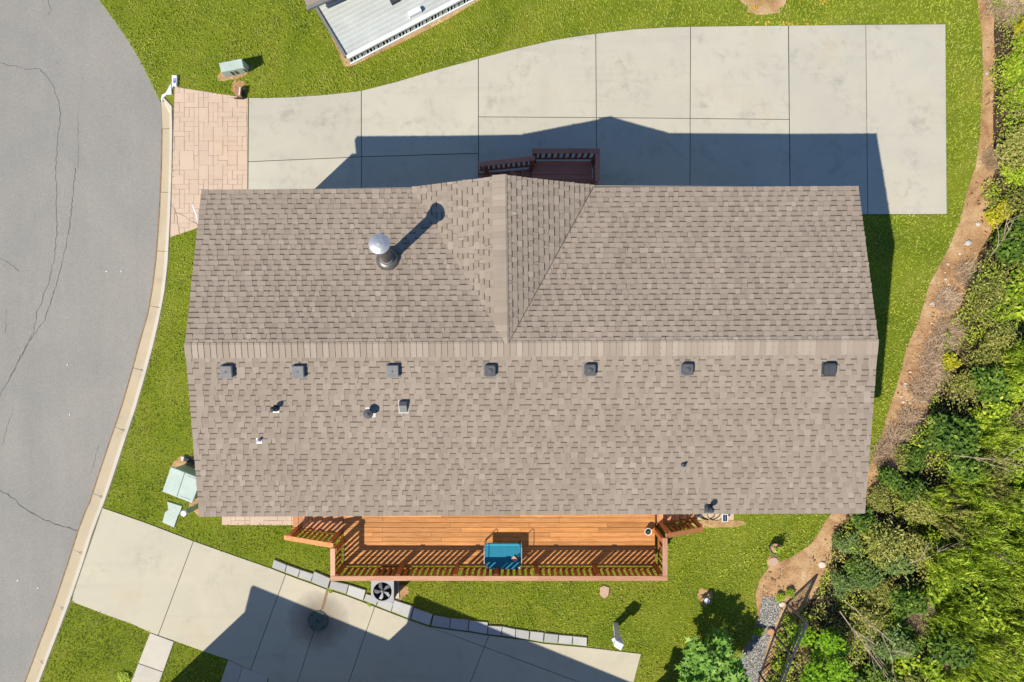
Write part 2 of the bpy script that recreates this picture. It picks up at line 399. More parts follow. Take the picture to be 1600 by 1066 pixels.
# ------------------------------------------------------------------ outlines (ground pixels of the photograph)
ROAD_EDGE = [(-60, -420), (20, -200), (100, -70), (155, 0), (175, 27), (200, 62), (222, 100), (240, 138), (250, 158), (252, 200), (251, 266), (248, 330), (243, 400),
             (237, 450), (230, 490), (218, 532), (205, 580), (190, 632), (172, 685), (152, 745), (139, 785), (132, 800), (120, 832), (105, 880), (85, 940), (70, 980), (58, 1012), (38, 1066), (-20, 1220), (-80, 1400)]
K0 = 8                                     # kerb starts at this vertex
KERB_OUT = [(254, 150), (270, 165), (271, 200), (270, 266), (268, 330), (264, 410), (259, 455), (251, 497), (242, 537), (229, 586), (214, 638), (196, 692), (177, 750), (164, 787), (158, 802),
            (146, 834), (131, 882), (111, 940), (96, 980), (83, 1013), (63, 1066), (6, 1220), (-54, 1400)]
DRIVE_TOP = [(389, 153), (420, 153), (455, 152), (500, 149), (535, 145.5), (565, 142), (620, 128), (680, 110), (747, 92), (800, 78), (860, 64), (900, 57), (930, 53), (990, 46),
             (1040, 43), (1079, 42), (1150, 41), (1232, 40), (1352, 39), (1477, 38)]
LOWER_TOP = [(161, 793), (230, 817), (303, 845), (365, 867), (425, 888), (445, 896), (466, 904), (486, 911), (512, 921), (541, 930), (567, 940), (611, 957), (642, 969), (671, 979), (703, 983.5), (731, 987), (761, 992), (783, 995), (806, 998), (828, 1001), (850, 1005), (917, 1011), (1002, 1021)]
LOWER = LOWER_TOP + [(990, 1066), (960, 1180), (700, 1500), (330, 1500), (420, 1060), (355, 1030), (325, 1020), (272, 1001), (235, 988), (207, 975), (170, 962), (118, 942), (113, 938), (116, 925)]
DIRT_EDGE = [(1520, -420), (1524, -100), (1527, 0), (1534, 50), (1536, 110), (1534, 160), (1531, 215), (1524, 262), (1511, 300), (1500, 345), (1479, 395), (1452, 445), (1436, 500), (1418, 540),
             (1402, 600), (1386, 650), (1375, 690), (1358, 728), (1338, 765), (1310, 790), (1292, 812), (1268, 850), (1238, 870), (1203, 885), (1186, 908), (1180, 932), (1184, 965),
             (1172, 1000), (1158, 1020), (1150, 1050), (1130, 1100), (1100, 1200), (1060, 1400)]
BRUSH_EDGE = [(1548, -420), (1552, -100), (1556, 0), (1553, 50), (1556, 110), (1552, 160), (1552, 215), (1556, 262), (1545, 300), (1560, 345), (1530, 395), (1515, 445), (1490, 500), (1470, 540),
              (1470, 600), (1440, 650), (1420, 690), (1385, 735), (1372, 775), (1330, 810), (1300, 835), (1300, 870), (1290, 900), (1262, 945), (1235, 975), (1214, 1010), (1200, 1066), (1190, 1200), (1180, 1400)]
HOUSE = [(360, 340), (1300, 335), (1300, 745), (360, 745)]
PATH = [(1192, 932), (1212, 934), (1221, 948), (1215, 968), (1205, 990), (1196, 1020), (1188, 1050), (1180, 1075), (1160, 1150), (1110, 1150), (1145, 1066), (1150, 1042), (1160, 1020), (1176, 995), (1187, 962)]
PAVE = [(273, 136), (389, 153.5), (388, 330), (265, 371), (271, 300), (273, 230)]

# ------------------------------------------------------------------ ground, lawn, road
mb = MB(); mb.quad((-90, -90, -0.12), (90, -90, -0.12), (90, 90, -0.12), (-90, 90, -0.12)); tag(obj('ground', mb, 'soil'), kind='structure')
def sheet(name, pts, z, mat, thick=0.04, parent=None):
    m_ = MB(); m_.prism(P(pts), z - thick, z); return tag(obj(name, m_, mat, parent), kind='structure')
lawn_poly = KERB_OUT[::-1] + [ROAD_EDGE[i] for i in range(K0, -1, -1)]
lawn_poly = [(-60, -420)] + ROAD_EDGE[1:K0 + 1] + KERB_OUT + DIRT_EDGE[::-1]
sheet('lawn', lawn_poly, 0.0, 'lawn_turf', 0.10)
sheet('dirt_strip', DIRT_EDGE + BRUSH_EDGE[::-1], -0.01, 'soil', 0.08)
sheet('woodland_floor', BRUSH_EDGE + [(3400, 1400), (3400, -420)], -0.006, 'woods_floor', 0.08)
rd = sheet('road', ROAD_EDGE + [(-2200, 1400), (-2200, -420)], -0.05, 'asphalt', 0.06)
# gutter and kerb along the road
mid = []
for i in range(len(KERB_OUT)):
    a = ROAD_EDGE[K0 + i] if K0 + i < len(ROAD_EDGE) else ROAD_EDGE[-1]; b = KERB_OUT[i]; mid.append((a[0] * 0.34 + b[0] * 0.66, a[1] * 0.34 + b[1] * 0.66))
re_ = [ROAD_EDGE[min(K0 + i, len(ROAD_EDGE) - 1)] for i in range(len(KERB_OUT))]
def strip(m_, A, B, za, zb, zlow=-0.13):
    for i in range(len(A) - 1):
        a0, a1, b0, b1 = W(*A[i]), W(*A[i + 1]), W(*B[i]), W(*B[i + 1])
        m_.quad((a0.x, a0.y, za), (a1.x, a1.y, za), (b1.x, b1.y, zb), (b0.x, b0.y, zb))
g = MB(); sh = [(x + 0.6, y) for x, y in re_]; strip(g, sh, mid, -0.045, -0.035); tag(obj('gutter', g, 'gutter_concrete'), kind='structure')
def lerp(A, B, f): return [(a[0] + (b[0] - a[0]) * f, a[1] + (b[1] - a[1]) * f) for a, b in zip(A, B)]
k = MB(); m1 = lerp(mid, KERB_OUT, .28); m2 = lerp(mid, KERB_OUT, .85)
strip(k, mid, m1, -0.035, 0.03); strip(k, m1, m2, 0.03, 0.045); strip(k, m2, KERB_OUT, 0.045, 0.0)
tag(obj('kerb', k, 'kerb_concrete'), kind='structure')
g = MB(); strip(g, [(x - 1.3, y) for x, y in re_[1:]], [(x + 1.0, y) for x, y in re_[1:]], -0.0445, -0.0415)
tag(obj('gutter_seam', g, 'expansion_wood'), kind='structure')
for yj in (201, 300, 392, 478, 575, 668, 772, 860, 946, 1030):
    ey = [q[1] for q in re_]; ex_ = [q[0] for q in re_]; x0 = np.interp(yj, ey, ex_); dxy = (np.interp(yj + 12, ey, ex_) - np.interp(yj - 12, ey, ex_)) / 24
    nv = Vector((1, -dxy)).normalized(); q_ = MB(); a_ = (x0 + .8, yj); b_ = (x0 + nv.x * 12.2, yj + nv.y * 12.2); c_ = (x0 + nv.x * 18.3, yj + nv.y * 18.3)
    p0, p1, p2 = W(*a_), W(*b_), W(*c_); q_.beam((p0.x, p0.y, -.0435), (p1.x, p1.y, -.034), .013, .006); q_.beam((p1.x, p1.y, -.02), (p2.x, p2.y, .045), .013, .008)
    tag(obj('kerb_joint', q_, 'flue_metal'), kind='structure')
def jitter_line(pts, amp, step):
    out = []
    for (x0, y0), (x1, y1) in zip(pts[:-1], pts[1:]):
        L = math.hypot(x1 - x0, y1 - y0); n = max(1, int(L / step))
        for i in range(n):
            f = i / n; out.append((x0 + (x1 - x0) * f + random.uniform(-amp, amp), y0 + (y1 - y0) * f + random.uniform(-amp, amp)))
    return out + [pts[-1]]
def crack(pts, w, z, parent, mat='crack_dark', amp=1.3, name='crack'):
    q = jitter_line(pts, amp, 5); m_ = MB(); pw = [W(x, y) for x, y in q]; prev = None
    for i, p_ in enumerate(pw):
        d = (pw[min(i + 1, len(pw) - 1)] - pw[max(i - 1, 0)]).normalized(); n_ = Vector((-d.y, d.x, 0)) * w * random.uniform(.25, 1.0) / 2
        cur = (p_ - n_, p_ + n_)
        if prev: m_.quad((prev[0].x, prev[0].y, z), (cur[0].x, cur[0].y, z), (cur[1].x, cur[1].y, z), (prev[1].x, prev[1].y, z))
        prev = cur
    return obj(name, m_, mat, parent)
CR = [([(-30, 90), (0, 97), (15, 102), (45, 108), (60, 107), (75, 122), (88, 150), (93, 180), (90, 210), (86, 250), (86, 290), (88, 350), (84, 400), (77, 430), (70, 455), (57, 485), (50, 520), (36, 545)], .022),
      ([(117, 262), (108, 350), (103, 380), (90, 430), (82, 462), (68, 500), (50, 527), (30, 556), (22, 575), (5, 605), (-10, 640)], .026),
      ([(38, 545), (30, 560), (20, 580), (8, 600)], .02), ([(-20, 402), (0, 405), (15, 412), (28, 424)], .02), ([(3, 418), (12, 408)], .014),
      ([(-20, 758), (0, 768), (20, 780), (35, 795), (60, 808), (85, 820), (118, 830)], .036), ([(8, 485), (7, 520)], .012),
      ([(19, 638), (2, 695)], .012), ([(75, 0), (78, 15), (73, 22)], .014), ([(120, 180), (121, 262)], .008), ([(85, 92), (90, 100)], .01), ([(153, 697), (140, 740)], .01)]
for pts, w in CR: crack(pts, w * .8, -0.0455, rd)
m_ = MB()
for x, y, a in ((165, 424, .3), (188, 424, 1.2), (104, 570, 1.5), (108, 648, 1.5), (26, 908, .6), (58, 920, 1.2)):
    p_ = W(x, y); m_.box((p_.x, p_.y, -0.04), (.06, .025, .01), a)
tag(obj('litter_scrap', m_, 'white_paint', rd), kind='stuff')

# ------------------------------------------------------------------ driveways in slabs
def clip(poly, a, b):                     # keep the part left of a->b
    out = []; n = len(poly)
    side = lambda p: (b[0] - a[0]) * (p[1] - a[1]) - (b[1] - a[1]) * (p[0] - a[0])
    for i in range(n):
        p, q = poly[i], poly[(i + 1) % n]; sp, sq = side(p), side(q)
        if sp >= 0: out.append(p)
        if (sp > 0 and sq < 0) or (sp < 0 and sq > 0):
            f = sp / (sp - sq); out.append((p[0] + (q[0] - p[0]) * f, p[1] + (q[1] - p[1]) * f))
    return out
def slabs(name, poly_px, cuts, z, mat, joint=0.022):
    """poly cut by full lines; cuts = [(a,b)] px; returns the pieces"""
    base = MB(); base.prism(P(poly_px), -0.03, z - 0.022)
    root = tag(obj(name, base, 'joint_dark'), kind='structure')
    pieces = [P(poly_px)]
    for a, b, lim in cuts:
        A, B = W(*a).xy, W(*b).xy; nxt = []
        for pc in pieces:
            cx = sum(p[0] for p in pc) / len(pc); cy = sum(p[1] for p in pc) / len(pc)
            if lim and not (lim[0] <= cx * F / H + 800 <= lim[1]): nxt.append(pc); continue
            l, r = clip(pc, A, B), clip(pc, B, A)
            for q in (l, r):
                if len(q) > 2: nxt.append(q)
        pieces = nxt
    for pc in pieces:
        q = []
        for p in ccw(pc):
            if not q or (Vector(p) - Vector(q[-1])).length > 0.02: q.append(p)
        if len(q) < 3: continue
        m_ = MB(); m_.prism(inset(q, joint / 2), -0.01, z, bevel=0.006); obj('slab', m_, mat, root)
    return root
drive_poly = DRIVE_TOP + [(1479, 335), (1352, 335.5), (1240, 337), (1240, 400), (388, 400), (388, 300)]
cuts = [((565, 0), (565, 500), None), ((747.5, 0), (748, 500), None), ((930.5, 0), (934, 500), None), ((1079, 0), (1077, 500), None), ((1231, 0), (1236, 500), None), ((1352, 0), (1357, 500), None),
        ((747, 183), (931, 184), (747, 930)), ((931, 184), (1079, 185.5), (931, 1078)), ((1079, 185.5), (1235, 187), (1079, 1234)), ((388, 253), (565, 245.5), (388, 565)), ((565, 245.5), (747, 240), (565, 747))]
slabs('driveway', drive_poly, cuts, 0.03, 'drive_concrete')
lcuts = [((303, 845), (248, 992), None), ((447, 897), (400, 1025), None), ((512, 922), (462, 1075), None), ((586, 947), (545, 1066), None), ((683, 983), (757, 1010.5), (600, 1100)), ((757, 1010.5), (735, 1066), (545, 1100))]
low = slabs('lower_driveway', LOWER, lcuts, 0.03, 'lower_concrete', 0.018)
m_ = MB(); m_.beam(W(511.5, 923, .032), W(503.5, 952, .032), .085, .006); m_.beam(W(503, 954, .031), W(499, 966, .031), .03, .006)
obj('expansion_strip', m_, 'expansion_wood', low)
walk = [(235, 988), (273, 1002), (250, 1066), (225, 1140), (180, 1140), (205, 1066)]
slabs('walkway', walk, [((217, 1036), (257, 1050), None)], 0.034, 'pale_concrete', 0.02)
pad = [(357, 1031), (420, 1059), (400, 1120), (330, 1110), (345, 1066)]
slabs('porch_step', pad, [((380, 1040), (368, 1080), None)], 0.05, 'pale_concrete', 0.01)
# stamped paving between kerb and driveway, and the strip below the house
def ashlar(name, quad_px, cell, ang=0.0):
    """quad_px convex; random rectangles on a cell grid, clipped to the quad"""
    base = MB(); base.prism(P(quad_px), -0.03, 0.014); root = tag(obj(name, base, 'stamped_joint'), kind='structure')
    poly = ccw(P(quad_px)); xs = [p[0] for p in poly]; ys = [p[1] for p in poly]
    nx = int((max(xs) - min(xs)) / cell) + 2; ny = int((max(ys) - min(ys)) / cell) + 2
    used = set()
    for j in range(ny):
        for i in range(nx):
            if (i, j) in used: continue
            opts = [(2, 2), (3, 2), (2, 3), (1, 2), (2, 1), (1, 1), (2, 1), (1, 2), (3, 1)]; random.shuffle(opts)
            for w, h in opts + [(1, 1)]:
                cells = [(i + a, j + b) for a in range(w) for b in range(h)]
                if not any(c in used for c in cells): break
            used.update(cells)
            x0 = min(xs) + i * cell + random.uniform(-.008, .008); y0 = min(ys) + j * cell + random.uniform(-.008, .008)
            pc = [(x0, y0), (x0 + w * cell, y0), (x0 + w * cell, y0 + h * cell), (x0, y0 + h * cell)]
            for a in range(len(poly)):
                if len(pc) < 3: break
                pc = clip(pc, poly[a], poly[(a + 1) % len(poly)])
            q = []
            for p in pc:
                if not q or (Vector(p) - Vector(q[-1])).length > 0.012: q.append(p)
            if len(q) > 2 and (Vector(q[0]) - Vector(q[-1])).length < 0.012: q.pop()
            if len(q) < 3: continue
            A = abs(sum(q[k][0] * q[(k + 1) % len(q)][1] - q[(k + 1) % len(q)][0] * q[k][1] for k in range(len(q)))) / 2
            if A < 0.004: continue
            m_ = MB(); m_.prism(inset(ccw(q), 0.004), 0.0, 0.022 + random.uniform(-.002, .002), bevel=0.004); obj('paving_stone', m_, 'stamped', root)
    return root
pv = ashlar('stamped_paving', [(273, 136), (388, 153.5), (387, 330), (266, 371), (270, 250)], 0.155)
crack([(267, 320), (275, 330), (281, 366)], .015, .0285, pv); crack([(273, 331), (290, 340), (310, 352)], .012, .0285, pv); crack([(300, 318), (305, 330), (311, 352)], .05, .0285, pv, 'white_paint', .4, 'paint_streak')
ashlar('stamped_path', [(347, 790), (476, 790), (476, 820.5), (347, 820.5)], 0.15)
m_ = MB(); m_.prism(P([(1085, 790), (1146, 790), (1146, 812), (1085, 812)]), -0.02, 0.03); tag(obj('concrete_pad', m_, 'stamped'), kind='structure')

# bare patches on the lawn
def blob(cx, cy, rx, ry, n=22, rot=0, amp=.2):
    ph = [random.uniform(0, 6.28) for _ in range(4)]; out = []
    for i in range(n):
        a = 2 * math.pi * i / n; r = 1 + amp * (math.sin(2 * a + ph[0]) * .5 + math.sin(3 * a + ph[1]) * .5 + math.sin(5 * a + ph[2]) * .4 + .4 * math.sin(9 * a + ph[3]))
        x = rx * r * math.cos(a); y = ry * r * math.sin(a); out.append((cx + x * math.cos(rot) - y * math.sin(rot), cy + x * math.sin(rot) + y * math.cos(rot)))
    return out
BARE = [[(500, 20), (515, 50), (530, 85), (538, 104), (552, 103), (600, 80), (650, 56), (700, 30), (745, 3), (800, -30), (760, -40), (500, -40), (488, -10)],
        blob(1192, 5, 36, 17), blob(367, 111, 27, 14, rot=-.2), blob(373, 138, 10, 14), blob(1102, 933, 12, 13), blob(1122, 818, 42, 7, amp=.1), blob(1208, 878, 10, 10, amp=.05),
        blob(285, 722, 12, 8), blob(318, 792, 22, 14), blob(300, 735, 30, 26), blob(625, 925, 13, 12)]
for i, b in enumerate(BARE):
    sheet('bare_soil', b, 0.006 + 0.0004 * i, 'soil', 0.01)
gp = sheet('gravel_path', PATH, 0.0, 'joint_dark', 0.03)

# ------------------------------------------------------------------ grass blades
def blades(n, poly, excl, size, bmin, name, mat, lab=None, thin=BARE, seed=3, hnoise=True, bounds=(60, 1620, -60, 1130)):
    r = np.random.default_rng(seed); kq = H / F; x = r.uniform(bounds[0], bounds[1], n); y = r.uniform(bounds[2], bounds[3], n)
    ok = inpoly(x, y, poly); jx = x + r.normal(0, .9, n); jy = y + r.normal(0, .9, n)
    for e in excl: ok &= ~inpoly(jx, jy, e)
    for e in thin: ok &= ~(inpoly(x, y, e) & (r.random(n) < 0.35 + 0.75 * vnoise(x * kq, y * kq, 5.0, 8)))
    x = x[ok]; y = y[ok]; n = len(x); kk = H / F
    X = (x - 800) * kk; Y = -(y - 533) * kk
    a = r.uniform(0, 2 * np.pi, n); tilt = np.radians(r.uniform(15, 72, n)); L = r.uniform(bmin, size, n)
    big = vnoise(X, Y, 3.0, 5); L *= (0.8 + 0.4 * big)
    w = r.uniform(.012, .025, n)
    dx, dy, dz = np.cos(a) * np.sin(tilt), np.sin(a) * np.sin(tilt), np.cos(tilt)
    px, py = -np.sin(a) * w / 2, np.cos(a) * w / 2
    base = np.stack([X, Y, np.full(n, -0.002)], 1)
    v0 = base + np.stack([px, py, 0 * px], 1); v1 = base - np.stack([px, py, 0 * px], 1)
    md = base + np.stack([dx, dy, dz + .25], 1) * (L * .55)[:, None]
    v2 = md - np.stack([px, py, 0 * px], 1) * .8; v3 = base + np.stack([dx, dy, dz * .8], 1) * L[:, None]
    V = np.stack([v0, v1, v2, v3], 1).reshape(-1, 3); Q = np.arange(4 * n).reshape(-1, 4)
    tone = np.clip(r.normal(.48, .2, n), 0, 1)
    me = npmesh(name, V, Q, 4, tone)
    return obj(name, me, mat)
drive_excl = [drive_poly, LOWER, walk, pad, PAVE, [(347, 790), (476, 790), (476, 820.5), (347, 820.5)], HOUSE, [(252, 150), (272, 136), (272, 180), (250, 180)]]
BLOCKS_BAND = [(424, 880), (450, 882), (540, 905), (660, 950), (720, 965), (820, 983), (917, 996), (917, 1011), (830, 1003), (690, 984), (560, 940), (424, 893)]
gb = blades(430000, lawn_poly, drive_excl + [BLOCKS_BAND], .105, .05, 'lawn_grass', 'grass_blades')
tag(gb, 'short bright green mown grass of the lawns', 'grass', kind='stuff')
print('blades', len(gb.data.polygons))

# ------------------------------------------------------------------ the house
ZE, ZR, ZS = 4.60, 5.30, 4.50
NL, NR = W(316, 298.5, ZE), W(1340, 293, ZE)
RL, RR = W(290.5, 539.5, ZR), W(1371, 533.5, ZR)
SL, SR = W(312.5, 803.5, ZS), W(1350, 802, ZS)
def on_plane(px, py, a, b, c):
    n_ = (b - a).cross(c - a); d_ = Vector(((px - 800) / F, -(py - 533) / F, -1)); o_ = Vector((0, 0, H)); return o_ + d_ * ((a - o_).dot(n_) / d_.dot(n_))
SR = on_plane(1350, 802, RL, RR, SL); NR = on_plane(1340, 293, RL, RR, NL)
G0, G1 = W(792.5, 537, ZR + .004), W(789, 275, ZR + .004)        # cross ridge, back to front
GLf, GRf = W(644, 293.5, ZE + .0), W(928.5, 290.5, ZE + .0)     # feet of the cross gable at the eave
house = thing('house', (0.4, -0.2, 0), 'long single storey house with brown shingle roof and a flue pipe', 'house')
def v2(a): return (a.x, a.y)
wl = [(-7.86, -3.95), (8.72, -3.92), (8.72, 3.55), (-7.86, 3.48)]
m_ = MB(); m_.prism(wl, 0.0, 4.3); wall = obj('wall', m_, 'house_siding', house)
for xa in (-7.863, 8.723):                                    # gable ends
    m_ = MB(); t_ = .006 if xa > 0 else -.006
    m_.v += [(xa, -3.9, 4.3), (xa, 3.45, 4.3), (xa, -.05, 5.13), (xa - t_ * 20, -3.9, 4.3), (xa - t_ * 20, 3.45, 4.3), (xa - t_ * 20, -.05, 5.13)]
    for f_ in ((0, 1, 2), (5, 4, 3), (0, 3, 4, 1), (1, 4, 5, 2), (2, 5, 3, 0)): m_.face(f_)
    obj('gable_wall', m_, 'house_siding', house)
def window(x, y, z, w, h, ang, par):
    m_ = MB(); m_.box((x, y, z), (w + .12, .05, h + .12), ang); fr = obj('window', m_, 'white_vinyl', par)
    m_ = MB(); m_.box((x, y, z), (w, .062, h), ang); obj('pane', m_, 'glass_dark', fr)
for x in (-6.2, -3.0, 2.6, 6.2): window(x, -3.975, 2.6, 1.0, 1.1, 0, house)
for x in (-6.0, -3.2, 3.6, 6.3): window(x, 3.56, 2.6, .9, 1.0, 0, house)
for x in (-.3, 1.25):
    m_ = MB(); m_.box((x, (-3.98 if x < 0 else 3.575), 1.85), (.95, .06, 2.05)); d_ = obj('door', m_, 'white_paint', house)
    m_ = MB(); m_.lathe([(.03, -.03), (.03, .03)], (x + .38, (-4.03 if x < 0 else 3.62), 1.75), 8); obj('handle', m_, 'galvanised', d_)
# roof deck and fascia under the shingles
dn = Vector((0, 0, -.035)); m_ = MB()
def slab_face(m_, pts, th=.09):
    i = len(m_.v); n = len(pts); m_.v += [tuple(p) for p in pts] + [tuple(p + Vector((0, 0, -th))) for p in pts]
    m_.face([i + k for k in range(n)]); m_.face([i + n + k for k in reversed(range(n))])
    for k in range(n): m_.face((i + k, i + n + k, i + n + (k + 1) % n, i + (k + 1) % n))
for q in ([RL, RR, NR, NL], [SL, SR, RR, RL]): slab_face(m_, [p + Vector((0, 0, -.012)) for p in q])
for q in ([G1, G0, GLf], [G0, G1, GRf]): slab_face(m_, [p + Vector((0, 0, -.012)) for p in q], .10)
roof = obj('roof', m_, 'pale_board', house)

def frame(o, ex, ed):                     # matrix with x along ex, y down the slope ed, z up the normal
    x = ex.normalized(); y = (ed - x * ed.dot(x)).normalized(); z = x.cross(y)
    if z.z < 0: z = -z
    return x, y, z
def shingle_cells(s0, s1, r):
    """split [s0,s1] into alternating tabs and gaps"""
    out = []; s = s0; tab = r.random() < .5
    while s < s1 - 1e-4:
        w = r.uniform(.10, .21) if tab else r.uniform(.11, .19)
        e = min(s1, s + w)
        if s1 - e < .05: e = s1
        out.append((s, e, tab)); s = e; tab = not tab
    return out
def shingle_geo(m_, s0, s1, t0, e, o, x, y, z, r, lift=.012):
    """one laminated shingle: course from t0 (upslope) to t0+e, between s0 and s1, in frame (o,x,y,z)"""
    pt = lambda s, t, n: o + x * s + y * t + z * n
    rise = lambda t: .002 + lift * (t - t0) / e
    for a, b, tab in shingle_cells(s0, s1, r):
        c = r.random()
        if tab:
            tone = (.49 + .09 * r.random()) if c < .70 else (.58 + .08 * r.random()) if c < .96 else .68 + .10 * r.random()
            n0, n1 = rise(t0) + .004, rise(t0 + e) + .007; sk = r.uniform(-.012, .012)
            A, B, Cc, D = pt(a, t0, n0), pt(b, t0, n0), pt(b + sk, t0 + e, n1), pt(a - sk, t0 + e, n1)
            m_.quad(A, B, Cc, D, tone)
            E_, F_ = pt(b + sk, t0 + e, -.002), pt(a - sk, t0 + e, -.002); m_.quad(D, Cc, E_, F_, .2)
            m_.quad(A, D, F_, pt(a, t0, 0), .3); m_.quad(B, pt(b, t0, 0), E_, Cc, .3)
        else:
            tone = (.42 + .08 * r.random()) if c < .85 else .52 + .1 * r.random(); ts = t0 + .034
            band = r.uniform(0, .10) if r.random() < .90 else .42
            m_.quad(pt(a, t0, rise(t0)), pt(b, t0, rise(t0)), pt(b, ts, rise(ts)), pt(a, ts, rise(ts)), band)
            m_.quad(pt(a, ts, rise(ts)), pt(b, ts, rise(ts)), pt(b, t0 + e, rise(t0 + e)), pt(a, t0 + e, rise(t0 + e)), tone)
            m_.quad(pt(a, t0 + e, rise(t0 + e)), pt(b, t0 + e, rise(t0 + e)), pt(b, t0 + e, -.002), pt(a, t0 + e, -.002), .2)
field = MB(); R2 = random.Random(11); variants = []
for k_ in range(26):
    m_ = MB(); shingle_geo(m_, 0, 1.0, 0, .1355, Vector((0, 0, 0)), Vector((1, 0, 0)), Vector((0, -1, 0)), Vector((0, 0, 1)), R2)
    me = m_.mesh('shingle'); me.materials.append(MT['shingle_granules']); variants.append(me)
pieces_done = [0]
def course(o, x, y, z, s0, s1, t0, e, allow, own_from=None):
    """lay one course of 1 m shingles"""
    s = s0 - random.uniform(0, .95)
    while s < s1:
        a, b = max(s, s0), min(s + 1.0, s1)
        if b - a > .02:
            if allow and b - a > .999 and pieces_done[0] < 300 and abs(e - .1355) < .006:
                ob = bpy.data.objects.new('shingle', random.choice(variants)); C.objects.link(ob)
                M = Matrix((( x.x, -y.x, z.x), (x.y, -y.y, z.y), (x.z, -y.z, z.z))).to_4x4()
                M.translation = o + x * a + y * t0 - root_off(roof)
                ob.parent = roof; ob.matrix_local = M; ob.scale = (1, e / .1355, 1); pieces_done[0] += 1
            else: shingle_geo(field, a, b, t0, e, o, x, y, z, R2)
        s += 1.0
def slope(A, B, Cc, D, rows, allow_from):
    """A,B upslope ends (left,right); D,C downslope ends"""
    ex = (B - A); x, y, z = frame(A, ex, D - A); Ld = ((D - A).dot(y) + (Cc - A).dot(y)) / 2 + .03; e = Ld / rows
    for k_ in range(rows):
        t0 = k_ * e; f = (t0 + e / 2) / Ld; l = A.lerp(D, f); r_ = B.lerp(Cc, f)
        s0 = (l - A).dot(x) - .02; s1 = (r_ - A).dot(x) + .02
        # courses run with the ridge; a small shear takes up the difference at the eave
        course(A, x, y, z, s0, s1, t0, e, k_ >= allow_from)
slope(RL, RR, SR, SL, 32, 2)
slope(RL, RR, NR, NL, 30, 99)
# cross gable: courses run front to back
def cross(foot, sgn):
    down = (foot - G1); x, y, z = frame(G0, G1 - G0, down); Lr = (G1 - G0).length; Ld = down.dot(y); rows = int(round(Ld / .136)); e = Ld / rows
    fx = down.dot(x)
    for k_ in range(rows):
        t0 = k_ * e; f = (t0 + e * .5) / Ld
        s_valley = (Lr + 0 * fx) * f - .06 if True else 0
        s_front = Lr + (fx) * f + .02
        if s_front - s_valley > .02: course(G0, x, y, z, max(-.05, s_valley - .12), s_front, t0, e, False)
cross(GLf, -1); cross(GRf, 1)
fo = tag(obj('shingle_field', field, 'shingle_granules', roof), kind='stuff')
print('shingle objects', pieces_done[0], 'field faces', len(field.f))
# ridge shingles
def ridge_caps(a, b, side1, w1, side2, w2, pitch, lift):
    d = (b - a); L = d.length; d.normalize(); n = int(L / pitch); pitch = L / n
    for i in range(n):
        p0 = a + d * (i * pitch - .02); p1 = a + d * ((i + 1) * pitch); m_ = MB()
        c_ = random.random(); tone = .47 + .09 * random.random() if c_ < .4 else .54 + .2 * random.random()
        def leaf(side, w):
            u0, u1 = Vector((0, 0, lift * .45)), Vector((0, 0, lift))
            q = [p0 + u0, p1 + u1, p1 + u1 + side * w, p0 + u0 + side * w]
            m_.quad(*q, tone); m_.quad(q[1], q[1] - Vector((0, 0, .016)), q[2] - Vector((0, 0, .016)), q[2], .15)
            m_.quad(q[3], q[2], q[2] - Vector((0, 0, .022)), q[3] - Vector((0, 0, .03)), .15)
        leaf(side1, w1); leaf(side2, w2)
        obj('ridge_shingle', m_, 'shingle_granules', roof)
dS = frame(RL, RR - RL, SL - RL)[1]; dN = frame(RL, RR - RL, NL - RL)[1]
ridge_caps(RL + Vector((-.02, 0, 0)), RR + Vector((.02, 0, 0)), dS, .33, dN, .055, .152, .03)
dW = frame(G0, G1 - G0, GLf - G1)[1]; dE = frame(G0, G1 - G0, GRf - G1)[1]
ridge_caps(G1 + Vector((0, .02, 0)), G0, dW, .33, dE, .05, .15, .034)
m_ = MB(); va = G0 + Vector((.03, .02, .02)); vb = W(927, 292, ZE + .035); m_.beam(va, vb, .009, .02); obj('valley_seam', m_, 'flue_metal', roof)
# pale drip edge along rakes and eaves
m_ = MB()
for a, b in ((RL, NL), (RL, SL), (RR, NR), (RR, SR)): m_.beam(a + Vector((-.03 if a.x > 0 else .03, 0, -.085)), b + Vector((-.03 if a.x > 0 else .03, 0, -.085)), .03, .12)
for a, b in ((SL, SR), (NL, GLf), (GRf, NR), (G1, GLf), (G1, GRf)): m_.beam(a + Vector((0, 0, -.06)), b + Vector((0, 0, -.06)), .025, .11)
obj('fascia', m_, 'drip_edge', roof)

# ------------------------------------------------------------------ roof furniture (each stands on the roof)
xS, yS, zS = frame(RL, RR - RL, SL - RL); xN, yN, zN = frame(RL, RR - RL, NL - RL)
def roof_pt(px, py, south=True, lift=.012):
    """point on the slope seen at a photo pixel"""
    d = Vector(((px - 800) / F, -(py - 533) / F, -1)); o = Vector((0, 0, H)); n = zS if south else zN; k = (RL + n * lift - o).dot(n) / d.dot(n)
    return o + d * k
QS = Matrix(((xS.x, -yS.x, zS.x), (xS.y, -yS.y, zS.y), (xS.z, -yS.z, zS.z))).to_euler()
def roof_thing(name, px, py, label, cat, group=None, south=True):
    e = thing(name, roof_pt(px, py, south), label, cat, group); e.rotation_euler = QS if south else Matrix(((xN.x, yN.x, zN.x), (xN.y, yN.y, zN.y), (xN.z, yN.z, zN.z))).to_euler(); return e
def lobj(name, mb, mat, parent, smooth=False, mats=None):      # mb already in the parent's own coordinates
    me = mb.mesh(name)
    for x in (mats or [mat]): me.materials.append(MT[x])
    if smooth: me.polygons.foreach_set('use_smooth', [True] * len(me.polygons))
    o = bpy.data.objects.new(name, me); C.objects.link(o); o.parent = parent; return o
BV = 'square roof vents in a row below the ridge'
